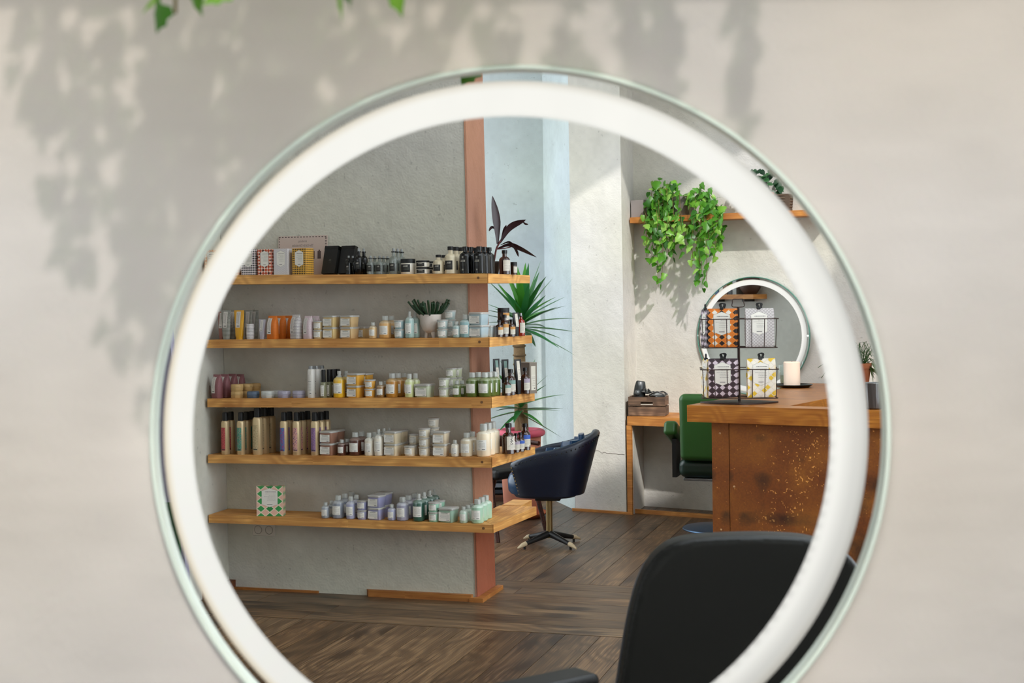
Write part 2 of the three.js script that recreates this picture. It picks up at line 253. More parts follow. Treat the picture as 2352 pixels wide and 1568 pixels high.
// the light strip behind the frosting: brighter towards the diodes at the inner edge, warm at the outer edge
const ringGlow = dataTex(2048, 64, (u, v) => {
  const a = u * Math.PI * 2, right = 0.5 + 0.5 * Math.cos(a - 0.25), out = Math.max(0, 1 - v / 0.30), inn = Math.max(0, (v - 0.86) / 0.14);
  let w = 1 - 0.20 * out * out * (1.1 - 0.3 * right) - 0.11 * inn * inn;
  const led = Math.max(0, Math.cos(a + 0.55)) ** 1.5, dots = 0.5 + 0.5 * Math.cos(u * Math.PI * 2 * 150 + 2 * Math.sin(u * 60));
  w -= led * 0.13 * Math.min(1, Math.max(0, (0.72 - v) / 0.4));
  if (v > 0.8) w -= led * (v - 0.8) / 0.2 * 0.10 * dots;
  const low = Math.max(0, -Math.sin(a)) * 0.05; w -= low;
  const warm = out * (1 - right) * 22, g = 251 * w;
  return [g + warm * 0.6, g * 0.998, g * 0.972 - warm];
}, true);
const ringMat = std({ color: 0x0c0c0b, roughness: 0.6, emissive: 0xffffff, emissiveMap: ringGlow, emissiveIntensity: 0.93 });
const glassEdge = phys({ color: rgb(230, 243, 235), roughness: 0.4, clearcoat: 0.6, clearcoatRoughness: 0.1 });
{
  const m = thing('round_mirror', 'large round wall mirror with a glowing white frosted ring, filling the middle of the wall', 'mirror', MIR.clone());
  part('glass_edge', ringEdge(MR, MR - 0.0058, 0.026), glassEdge, m, 'pale green polished glass edge').position.z = -0.012;
  const o = at(1185, 993, 1.7).sub(MIR), i = at(1175, 998, 1.7).sub(MIR);
  part('light_ring', ringBand(o.x, o.y, 0.4189, i.x, i.y, 0.3795, 0.004), ringMat, m, 'glowing white frosted ring').position.z = 0.009;
  for (let k = 0; k < 10; k++) { const l = new THREE.PointLight(0xfff6e6, 0.004); l.name = 'ring_lamp'; l.position.set(MIR.x + 0.4 * Math.cos(k * 0.628), MIR.y + 0.4 * Math.sin(k * 0.628), MIR.z + 0.09); l.castShadow = true; l.shadow.radius = 0.2; scene.add(l); }
}

// ---------- ivy ----------
function leafGeo(w, l, lobes) {   // folded blade, stalk at the origin, tip along -y
  const half = lobes ? [[0, 0], [0.34, 0.10], [0.5, -0.08], [0.33, -0.34], [0.36, -0.52], [0.16, -0.72], [0, -1]] : [[0, 0], [0.30, 0.08], [0.48, -0.12], [0.44, -0.40], [0.26, -0.72], [0, -1]];
  const pos = [], uv = [], idx = [], n = half.length;
  for (let i = 0; i < n; i++) { const y = half[i][1] * l, x = half[i][0] * w, z = -0.35 * x - 0.18 * (half[i][1] * half[i][1]) * l; pos.push(0, Math.min(0, y), -0.18 * half[i][1] ** 2 * l, x, y, z, -x, y, z); uv.push(0.5, half[i][1], 0.5 + half[i][0], half[i][1], 0.5 - half[i][0], half[i][1]); }
  for (let i = 0; i < n - 1; i++) { const a = i * 3, b = a + 3; idx.push(a, b, b + 1, a, b + 1, a + 1, a, a + 2, b + 2, a, b + 2, b); }
  const g = new THREE.BufferGeometry(); g.setAttribute('position', new THREE.Float32BufferAttribute(pos, 3)); g.setAttribute('uv', new THREE.Float32BufferAttribute(uv, 2)); g.setIndex(idx); g.computeVertexNormals(); return g;
}
const leafMat = (r, g, b, t = 0.42) => phys({ color: rgb(r, g, b), roughness: 0.38, transmission: t, thickness: 0, side: THREE.DoubleSide, specularIntensity: 0.6 });
const ivyMats = [leafMat(96, 158, 48), leafMat(130, 186, 62), leafMat(70, 130, 42), leafMat(158, 204, 92)];
const ivyStemMat = std({ color: rgb(104, 92, 44), roughness: 0.8 });
const ivyGeos = [leafGeo(0.036, 0.040, true), leafGeo(0.028, 0.032, true), leafGeo(0.042, 0.046, true)];
function placeLeaf(p, size, out) {   // matrix of a leaf at p facing roughly along out
  const m = new THREE.Object3D(); m.position.copy(p); m.lookAt(p.clone().add(out)); m.rotateZ(rr(-0.9, 0.9)); m.rotateX(rr(-0.7, 0.5)); m.rotateY(rr(-0.5, 0.5)); m.scale.setScalar(size); m.updateMatrix(); return m;
}
const potClay = std({ color: rgb(176, 104, 68), roughness: 0.85, bumpMap: plasterBump, bumpScale: 0.001 }), soilMat = std({ color: rgb(46, 36, 28), roughness: 1 });
const potGeo = (r, h) => lathe([[0, 0], [r * 0.72, 0], [r * 0.95, h * 0.8], [r * 1.03, h * 0.8], [r * 1.06, h], [r * 0.93, h], [r * 0.9, h * 0.88], [0, h * 0.88]], 24);
// the oak shelf above the mirror, above the picture's edge: it and the ivy on it shade the wall
{
  const S = thing('display_shelf', 'oak shelf on the wall above the large round mirror', 'shelf', V(-0.28, 2.30, -1.48));
  part('board', box(2.1, 0.035, 0.42), oak, S);
  for (const x of [-0.8, 0.8]) part('bracket', box(0.03, 0.05, 0.3, x, -0.05, -0.05), std({ color: rgb(50, 48, 46), roughness: 0.5 }), S);
  const plants = [[-0.30, [[-0.43, 2.2], [-0.40, 2.06], [-0.37, 2.0], [-0.33, 1.93], [-0.29, 1.820], [-0.278, 1.9], [-0.248, 1.834], [-0.235, 1.98]], 'ivy hanging over the mirror, the fullest of three'], [-0.10, [[-0.215, 1.92], [-0.19, 2.02], [-0.155, 1.832], [-0.15, 1.9], [-0.125, 1.99], [-0.10, 1.95], [-0.07, 2.03], [-0.113, 1.842], [-0.03, 1.93], [0.0, 2.06], [0.03, 2.1]], 'ivy hanging over the mirror, beside the fullest one'], [0.26, [[0.07, 2.16], [0.13, 2.22], [0.205, 2.17], [0.29, 2.15], [0.325, 2.12], [0.43, 2.2]], 'ivy hanging over the mirror with only a few short tendrils']];
  for (const [px, strands, label] of plants) {
    const T = thing('potted_ivy', label, 'plant', V(px, 2.335, -1.44), 0, 'ivies on the shelf over the mirror');
    part('pot', potGeo(0.075, 0.13), potClay, T); part('soil', lathe([[0, 0.112], [0.066, 0.112], [0, 0.118]], 16), soilMat, T);
    const stems = [], rest = [];
    for (const [x, tip] of strands) {
      const fz = -1.246 + rr(-0.008, 0.03), path = [V(0, 0.12, 0), V((x - px) * 0.5, 0.16, 0.09), V(x - px, 0.0, fz + 1.44), V(x - px + rr(-0.01, 0.01), (tip - 2.335) * 0.5, fz + 1.44), V(x - px, tip + 0.012 - 2.335, fz + 1.44)], c = new THREE.CatmullRomCurve3(path);
      stems.push(tube(path, 0.0016, 20, 4));
      const n = Math.ceil(c.getLength() / 0.0125);
      for (let i = 2; i <= n; i++) {
        const p = c.getPointAt(i / n).add(V(rr(-0.016, 0.016), rr(-0.004, 0.006), rr(-0.016, 0.016))), tipish = p.y + 2.335 < 1.93, k = Math.floor(rnd() * 3), m = placeLeaf(p, tipish ? rr(0.55, 0.8) : rr(0.8, 1.15), V(rr(-0.8, 0.8), 0.3, rr(-0.2, 1)));
        if (tipish) { const q = part('leaf', ivyGeos[k], ivyMats[Math.floor(rnd() * 3)], T); q.applyMatrix4(m.matrix); }
        else rest.push(ivyGeos[k].clone().applyMatrix4(m.matrix));
      }
    }
    part('stems', merge(stems), ivyStemMat, T); const f = part('foliage', merge(rest), ivyMats[0], T); f.userData.kind = 'stuff';
  }
  // the same shelf as the mirror shows it from the other side, one tendril hanging into view
  const Q = thing('display_shelf', 'oak shelf high on the wall, seen from the room in the mirror', 'shelf', V(-0.28, 2.30, -2.115));
  part('board', box(1.4, 0.035, 0.42), oak, Q);
  const I = thing('potted_ivy', 'ivy tendril showing one leaf at the top of the mirror over the peach wall', 'plant', V(-0.06, 2.335, -2.16));
  part('pot', potGeo(0.07, 0.12), potClay, I); part('soil', lathe([[0, 0.104], [0.062, 0.104], [0, 0.108]], 16), soilMat, I);
  const e = at(1086, 196, 2.36).sub(I.position), pth = [V(0, 0.1, 0), V(0, 0.14, -0.1), V(e.x, 0.02, -0.2), V(e.x + 0.01, -0.15, -0.2), V(e.x, e.y + 0.03, -0.2)], c = new THREE.CatmullRomCurve3(pth);
  part('stem', tube(pth, 0.0016, 20, 4), ivyStemMat, I);
  for (let i = 6; i <= 26; i++) { const m = placeLeaf(c.getPointAt(i / 26), rr(0.8, 1), V(rr(-0.5, 0.5), 0.2, 1)); part('leaf', ivyGeos[i % 3], ivyMats[i % 3], I).applyMatrix4(m.matrix); }
}
// ---------- five oak shelves round the end of the partition ----------
const colS = (px, t) => { const o = sl(0, t), u = (px - PCX) * 1 ; return (u * -o.z - FPX * o.x) / (FPX * Wd.x + u * Wd.z); };   // where along the shelf wall a pixel column meets the line t metres out
function colSy(px, py, t) { let s = colS(px, t); for (let k = 0; k < 3; k++) { const p = sl(s, t); const [u] = uvOf(px, py); s += (u / FPX * -p.z - p.x) / Wd.x * 0.98; } return s; }
const FRONT = 0.225, SHELVES = [];
const SH = [['top', 1120, 628, 650, 632, 653, 1217, 632, 650], ['second', 1123, 775, 797, 780, 799, 1222, 770, 788], ['middle', 1128, 912, 937, 915, 935, 1228, 901, 920], ['fourth', 1129, 1050, 1074, 1044, 1063, 1229, 1026, 1043], ['lowest', 1132, 1205, 1224, 1182, 1200, 1232, 1163, 1182]];
const dowelMat = std({ color: rgb(120, 82, 48), roughness: 0.7 }), whitewash = std({ map: oakTex, color: rgb(255, 250, 240), roughness: 0.5 });
for (const [name, pxB, tB, bB, tA, bA, pxC, tC, bC] of SH) {
  const sB = colSy(pxB, tB, FRONT), sC = colSy(pxC, tC, -0.40), sA = -1.438;
  const hy = (s, t, py, px) => { const p = sl(s, t); return at(px, py, -p.z).y; };
  const hA = hy(sA, FRONT, tA, 478), lA = hy(sA, FRONT, bA, 478), hB = hy(sB, FRONT, tB, pxB), lB = hy(sB, FRONT, bB, pxB), hC = hy(sC, -0.40, tC, pxC), lC = hy(sC, -0.40, bC, pxC);
  const top = (s, t) => hA + (s - sA) * (hB - hA) / (sB - sA) + (t - FRONT) * (hC - hB) / (-0.40 - FRONT), th = lB - hB, thA = lA - hA;
  const G = thing('oak_shelf', `thick oak shelf board wrapping round the partition end, ${name === 'top' ? 'topmost of the five' : name === 'lowest' ? 'lowest of the five, above the sockets' : name + (name === 'middle' ? ' one' : ' one down') + ' of the five'}`, 'shelf', null, 0, 'oak shelves on the partition');
  const mk = (pts, tk) => prism(pts.map(([s, t]) => slp(s, t)), pts.map(([s, t], i) => top(s, t) + tk[i]), pts.map(([s, t]) => top(s, t)));
  const uvTop = (g, along) => { const p = g.attributes.position, n = g.attributes.normal, uv = g.attributes.uv; for (let i = 0; i < p.count; i++) { const d = V(p.getX(i), 0, p.getZ(i)).sub(C0), s = d.dot(Wd), t = d.dot(Nd); if (Math.abs(n.getY(i)) > 0.7) uv.setXY(i, along ? s : t, along ? t : s); else uv.setXY(i, Math.abs(V(n.getX(i), 0, n.getZ(i)).dot(Nd)) > 0.6 ? s : t, p.getY(i)); uv.setXY(i, uv.getX(i) + hA * 3.7, uv.getY(i) + hA * 1.3); } return g; };
  const lean = LEAN * (hB / 2.6);
  part('board', uvTop(mk([[sA, FRONT], [sB, FRONT], [lean + 0.012, 0.004], [sA, 0.004]], [thA, th, th, thA]), true), oak, G);
  part('end_board', uvTop(mk([[sB + 0.002, FRONT - 0.002], [sC, -0.40], [lean + 0.012, -0.40], [lean + 0.012, 0.0]], [th, lC - hC, lC - hC, th]), false), oak, G);
  const dw = sl(sB - 0.05, FRONT + 0.0006); part('dowel', new THREE.CylinderGeometry(0.007, 0.007, 0.002, 12).rotateX(Math.PI / 2).rotateY(-TH).translate(dw.x, top(sB - 0.05, FRONT) + th * 0.45, dw.z), dowelMat, G);
  SHELVES.push({ name, top, sA, sB, sC });
}
// small board end of the shelf on the partition's other side
{ const a = at(1136, 1158, 7.95); const G = thing('oak_board', 'short pale oak board end behind the peach wall end, above the lowest shelf', 'board', null); part('board', prism([slp(0.02, -0.4003), slp(0.13, -0.4003), slp(0.13, -0.62), slp(0.02, -0.62)], a.y - 0.03, a.y + 0.012), whitewash, G); part('batten', prism([slp(0.03, -0.45), slp(0.06, -0.45), slp(0.06, -0.6), slp(0.03, -0.6)], a.y - 0.07, a.y - 0.03), oak, G); }
// double wall socket under the lowest shelf
{
  const p = sl(colS(600, 0.006), 0.001), y = at(600, 1216, -p.z).y, T = thing('wall_socket', 'white double wall socket below the lowest oak shelf', 'socket', V(p.x, y, p.z), -TH), w = std({ color: rgb(214, 208, 196), roughness: 0.4 }), dk = std({ color: rgb(40, 36, 32), roughness: 0.6 });
  part('frame', new RoundedBoxGeometry(0.135, 0.066, 0.01, 2, 0.003).translate(0, 0, 0.004), w, T);
  for (const x of [-0.033, 0.033]) { const c = part('outlet', lathe([[0.021, 0.011], [0.023, 0.010], [0.019, 0.004], [0, 0.004]], 24).rotateX(Math.PI / 2).translate(x, 0, 0), std({ color: rgb(150, 144, 134), roughness: 0.5 }), T); part('pin_hole', merge([-0.0075, 0.0075].map((k) => new THREE.CylinderGeometry(0.0032, 0.0032, 0.002, 10).rotateX(Math.PI / 2).translate(x + k, 0, 0.0058))), dk, c); }
}
// ---------- goods on the shelves ----------
function loft(sec, seg = 22, close = true) {   // sec: [y, half width, half depth, exponent]; front is +z; uv in metres
  const pos = [], uv = [], idx = [], n = sec.length;
  const ring = ([y, a, b, e = 2]) => { const o = []; for (let k = 0; k <= seg; k++) { const t = k / seg * Math.PI * 2, c = Math.cos(t), s = Math.sin(t), q = 2 / e; o.push([a * Math.sign(c) * Math.abs(c) ** q, y, b * Math.sign(s) * Math.abs(s) ** q]); } return o; };
  sec.forEach((S) => { let run = 0, last = null; for (const p of ring(S)) { if (last) run += Math.hypot(p[0] - last[0], p[2] - last[2]); last = p; pos.push(...p); uv.push(-run, p[1]); } });
  for (let i = 0; i < n - 1; i++) for (let k = 0; k < seg; k++) { const a = i * (seg + 1) + k, b = a + seg + 1; idx.push(a, b, b + 1, a, b + 1, a + 1); }
  if (close) for (const [i, up] of [[0, 0], [n - 1, 1]]) { const c = pos.length / 3; pos.push(0, sec[i][0], 0); uv.push(0, 0); const base = pos.length / 3; for (const p of ring(sec[i])) { pos.push(...p); uv.push(p[0], p[2]); } for (let k = 0; k < seg; k++) up ? idx.push(c, base + k + 1, base + k) : idx.push(c, base + k, base + k + 1); }
  const g = new THREE.BufferGeometry(); g.setAttribute('position', new THREE.Float32BufferAttribute(pos, 3)); g.setAttribute('uv', new THREE.Float32BufferAttribute(uv, 2)); g.setIndex(idx);
  return toCreasedNormals(g, 0.75);
}
function patch(r, b, e, arc, y0, y1, turn = 0, seg = 10) {   // label wrapped over the front of a loft section
  const pos = [], uv = [], idx = [];
  for (let k = 0; k <= seg; k++) { const t = Math.PI / 2 + turn + (k / seg - 0.5) * arc, c = Math.cos(t), s = Math.sin(t), q = 2 / e, x = (r + 0.0005) * Math.sign(c) * Math.abs(c) ** q, z = (b + 0.0005) * Math.sign(s) * Math.abs(s) ** q; pos.push(x, y0, z, x, y1, z); uv.push(1 - k / seg, 0, 1 - k / seg, 1); }
  for (let k = 0; k < seg; k++) { const a = k * 2; idx.push(a, a + 1, a + 3, a, a + 3, a + 2); }
  const g = new THREE.BufferGeometry(); g.setAttribute('position', new THREE.Float32BufferAttribute(pos, 3)); g.setAttribute('uv', new THREE.Float32BufferAttribute(uv, 2)); g.setIndex(idx); g.computeVertexNormals(); return g;
}
function tinted(geo, fn) { const p = geo.attributes.position, c = new Float32Array(p.count * 3); for (let i = 0; i < p.count; i++) { const k = fn(p.getX(i), p.getY(i), p.getZ(i)); c.set([k.r, k.g, k.b], i * 3); } geo.setAttribute('color', new THREE.BufferAttribute(c, 3)); return geo; }
// print: everything is seen in the mirror, so lettering runs backwards
const lines = (x, w, y0, n, dy, col, h = 2, a = 0.1, b = 0.8) => { x.fillStyle = col; let q = 5; for (let i = 0; i < n; i++) { q = (q * 37 + 11) % 97; let X = w * a; const end = w * (b - (q % 5) * 0.06); while (X < end) { q = (q * 37 + 11) % 97; const L = 3 + q % 9; x.fillRect(X, y0 + i * dy, Math.min(L, end - X), h); X += L + 2; } } };
const labelTex = canvasTex(128, 128, (x, w, h) => { x.fillStyle = '#efece4'; x.fillRect(0, 0, w, h); lines(x, w, 14, 1, 9, '#8a8a84', 4, 0.25, 0.75); lines(x, w, 34, 7, 9, '#8d8d88'); x.fillStyle = '#1c1c1c'; x.fillRect(w * 0.1, h - 18, w * 0.26, 6); lines(x, w, h - 16, 1, 9, '#8d8d88', 3, 0.5, 0.9); }, true);
const tubLabelTex = canvasTex(128, 96, (x, w, h) => { x.fillStyle = '#efece4'; x.fillRect(0, 0, w, h); lines(x, w, 10, 2, 9, '#77776f', 4, 0.2, 0.95); lines(x, w, 34, 5, 8, '#8d8d88', 2, 0.08, 0.95); x.fillStyle = '#1c1c1c'; x.fillRect(w * 0.08, h - 14, w * 0.24, 5); }, true);
const darkLabelTex = canvasTex(128, 128, (x, w, h) => { x.fillStyle = '#1a1917'; x.fillRect(0, 0, w, h); lines(x, w, 20, 2, 14, '#d8d2c4', 8, 0.2, 0.75); lines(x, w, 58, 5, 9, '#8a857a', 2, 0.12, 0.8); }, true);
const blackPrintTex = canvasTex(128, 192, (x, w, h) => { x.fillStyle = '#080707'; x.fillRect(0, 0, w, h); x.fillStyle = '#cfcabc'; for (const y of [8, h - 28]) { x.fillRect(w * 0.42, y, 6, 20); x.fillRect(w * 0.52, y, 6, 20); } lines(x, w, 54, 2, 14, '#d8d2c4', 7, 0.2, 0.85); lines(x, w, 88, 5, 9, '#5a564e', 1.5, 0.15, 0.85); }, true);
const natTex = (top) => canvasTex(96, 144, (x, w, h) => { x.fillStyle = '#d6cfc0'; x.fillRect(0, 0, w, h); x.fillStyle = top; x.fillRect(0, 0, w, h * 0.36); lines(x, w, h * 0.45, 6, 10, '#77726a', 2, 0.1, 0.9); x.fillStyle = '#222'; x.fillRect(w * 0.1, h - 14, w * 0.3, 5); }, true);
const natBrown = natTex('#c98f4c'), natTeal = natTex('#7f9c93'), natBlue = natTex('#3c5fb4'), natPlain = natTex('#cfc8b8'), natLilac = natTex('#a99cab');
const figureTex = canvasTex(96, 144, (x, w, h) => { x.fillStyle = '#d9d2c6'; x.fillRect(0, 0, w, h); x.font = 'bold 52px serif'; x.fillStyle = '#8c1f26'; x.fillText('3', 4, 50); x.fillStyle = '#26211f'; x.fillText('5', 40, 42); x.fillText('2', 42, 84); lines(x, w, h * 0.64, 4, 10, '#77726a', 2, 0.1, 0.9); }, true);
function diamonds(w, h, nx, ny, cols, bg) { return (x) => { x.fillStyle = bg; x.fillRect(0, 0, w, h); const dx = w / nx, dy = h / ny; let k = 0; for (let j = 0; j <= ny * 2; j++) for (let i = -1; i <= nx; i++) { const cx = (i + (j % 2 ? 0.5 : 0)) * dx + dx / 2, cy = j * dy / 2; const c = cols(i, j, k++); if (!c) continue; x.fillStyle = c; x.beginPath(); x.moveTo(cx, cy - dy * 0.42); x.lineTo(cx + dx * 0.42, cy); x.lineTo(cx, cy + dy * 0.42); x.lineTo(cx - dx * 0.42, cy); x.closePath(); x.fill(); } }; }
function plaque(x, w, h, top = 0.1, bot = 0.7, fill = '#e9e4da') { const a = w * 0.2, b = w * 0.8, t = h * top, m = h * bot; x.fillStyle = fill; x.strokeStyle = '#8a857c'; x.lineWidth = 1.5; x.beginPath(); x.moveTo(w / 2, t); x.lineTo(b, t + h * 0.09); x.lineTo(b, m - h * 0.09); x.lineTo(w / 2, m); x.lineTo(a, m - h * 0.09); x.lineTo(a, t + h * 0.09); x.closePath(); x.fill(); x.stroke(); lines(x, w, t + h * 0.12, 1, 9, '#3c3a36', 5, 0.26, 0.8); lines(x, w, t + h * 0.19, 6, h * 0.045, '#77736b', 2, 0.28, 0.78); x.fillStyle = '#111'; x.fillRect(w * 0.4, m - h * 0.1, w * 0.2, 4); }
const boxTex = (cols, bg, nx = 7, ny = 11, fill) => [canvasTex(192, 308, (x, w, h) => { diamonds(w, h, nx, ny, cols, bg)(x); plaque(x, w, h, 0.06, 0.7, fill); }, true), canvasTex(192, 308, (x, w, h) => diamonds(w, h, nx, ny, cols, bg)(x))];
const PAT = {
  bw: boxTex((i, j) => j % 2 ? '#e4d9d8' : '#201d22', '#cfc4c2'), red: boxTex((i, j) => j % 2 ? ((i + j) % 3 ? '#b84a2c' : '#231a1a') : '#e6d6ca', '#d8683e', 5, 8),
  grey: boxTex((i, j) => '#dcd6d4', '#b9b3b6', 9, 13), yellow: boxTex((i, j) => j % 2 ? '#2a2420' : null, '#e0aa3e', 8, 12), peach: boxTex((i, j) => j % 2 ? '#e9b48c' : '#f0dcc0', '#dfa27a', 5, 8),
  green: boxTex((i, j) => j % 2 ? '#e8b9a4' : (i + j) % 2 ? '#2f8a45' : '#3a9a50', '#ead8c0', 3, 4), orange: boxTex((i, j) => j % 2 ? (i % 2 ? '#2a1d1a' : '#e9e2d8') : '#df7a26', '#e88a34', 4, 6), dotgrey: boxTex((i, j) => '#cfc8c6', '#9d9592', 8, 12),
  bwd: boxTex((i, j) => j % 2 ? '#d9c9d2' : '#3a2a30', '#4a363c', 4, 6), lemon: boxTex((i, j) => (i * 7 + j * 5) % 3 ? '#efe6d6' : '#e6bd2c', '#e4d9c8', 4, 6),
};
const pouchTex = (bg, fg, kind) => canvasTex(128, 128, (x, w, h) => { x.fillStyle = bg; x.fillRect(0, 0, w, h); x.strokeStyle = x.fillStyle = fg; x.lineWidth = 3; for (let j = 0; j < 8; j++) for (let i = -1; i < 8; i++) { const cx = (i + (j % 2) / 2) * 16 + 8, cy = j * 16 + 8; x.beginPath(); if (kind === 'scale') { x.arc(cx, cy + 6, 8, Math.PI, 2 * Math.PI); x.stroke(); } else if (kind === 'dot') { x.arc(cx, cy, 3, 0, 7); x.fill(); } else if (kind === 'lattice') { x.moveTo(cx - 8, cy - 8); x.lineTo(cx + 8, cy + 8); x.moveTo(cx + 8, cy - 8); x.lineTo(cx - 8, cy + 8); x.stroke(); } else { x.fillRect(cx - 6, cy - 1, 5, 3); } } });
const rep = (t, k) => { const c = t.clone(); c.wrapS = c.wrapT = THREE.RepeatWrapping; c.repeat.set(k, k); c.needsUpdate = true; return c; };
const PT = { scale: rep(pouchTex('#dcd6d2', '#6d6670', 'scale'), 16), grey: rep(pouchTex('#77776f', '#c9c7bd', 'scale'), 18), orange: rep(pouchTex('#d9741f', '#c5600f', 'dot'), 16), pink: rep(pouchTex('#dcc8cc', '#b79aa6', 'dash'), 14), mauve: rep(pouchTex('#8e5c60', '#7c4c52', 'dash'), 14), lattice: rep(pouchTex('#d8d3dc', '#5f5878', 'lattice'), 26), rope: rep(pouchTex('#c9cbc6', '#8f9290', 'dash'), 22) };
const stripTex = canvasTex(48, 144, (x, w, h) => { x.fillStyle = '#d8d2cb'; x.fillRect(0, 0, w, h); x.save(); x.translate(w, 0); x.rotate(Math.PI / 2); lines(x, h, 8, 3, 10, '#77726c', 3, 0.08, 0.85); x.restore(); x.fillStyle = '#1c1c1c'; x.fillRect(w * 0.15, h - 16, w * 0.6, 5); }, true);
const canTex = (a, b, c) => canvasTex(64, 160, (x, w, h) => { x.fillStyle = a; x.fillRect(0, 0, w, h); let q = 3; for (let i = 0; i < 260; i++) { q = (q * 73 + 29) % 1009; const X = q % w; q = (q * 73 + 29) % 1009; const Y = (q / 1009) * h; x.fillStyle = q % 3 ? b : c; x.beginPath(); x.arc(X, Y, 1.5 + q % 4, 0, 7); x.fill(); } x.fillStyle = '#2b2926'; x.fillRect(w * 0.1, h - 10, w * 0.6, 6); }, true);
const M = { label: std({ map: labelTex, roughness: 0.7 }), tubLabel: std({ map: tubLabelTex, roughness: 0.7 }), darkLabel: std({ map: darkLabelTex, roughness: 0.6 }), blackPrint: std({ map: blackPrintTex, roughness: 0.3 }), strip: std({ map: stripTex, roughness: 0.7 }), black: phys({ color: rgb(9, 8, 8), roughness: 0.22 }), blackMatt: std({ color: rgb(12, 11, 11), roughness: 0.5 }), silver: std({ color: rgb(150, 152, 152), metalness: 0.7, roughness: 0.35 }), cap: phys({ color: rgb(212, 214, 208), roughness: 0.4, transmission: 0.25, thickness: 0 }), lid: phys({ color: rgb(214, 212, 206), roughness: 0.3, transmission: 0.2, thickness: 0 }), clear: phys({ color: rgb(200, 205, 200), roughness: 0.12, transmission: 0.75, thickness: 0 }), amberGlass: phys({ color: rgb(52, 22, 12), roughness: 0.12, clearcoat: 1 }), gold: std({ color: rgb(214, 190, 148), metalness: 0.35, roughness: 0.38 }), white: std({ color: rgb(226, 222, 214), roughness: 0.4 }), tinted: phys({ vertexColors: true, roughness: 0.28, clearcoat: 0.5, clearcoatRoughness: 0.2 }) };
const printed = new Map(); const printMat = (t, rough = 0.6) => { if (!printed.has(t)) printed.set(t, std({ map: t, roughness: rough })); return printed.get(t); };
const plain = new Map(); const col = (c, rough = 0.4) => { const k = c.join() + rough; if (!plain.has(k)) plain.set(k, phys({ color: rgb(...c), roughness: rough, clearcoat: 0.2 })); return plain.get(k); };
const soft = ([r, g, b], k) => rgb(r + (215 - r) * k, g + (215 - g) * k, b + (208 - b) * k);
const bodyCache = new Map(); const memo = (k, f) => { if (!bodyCache.has(k)) bodyCache.set(k, f()); return bodyCache.get(k); };

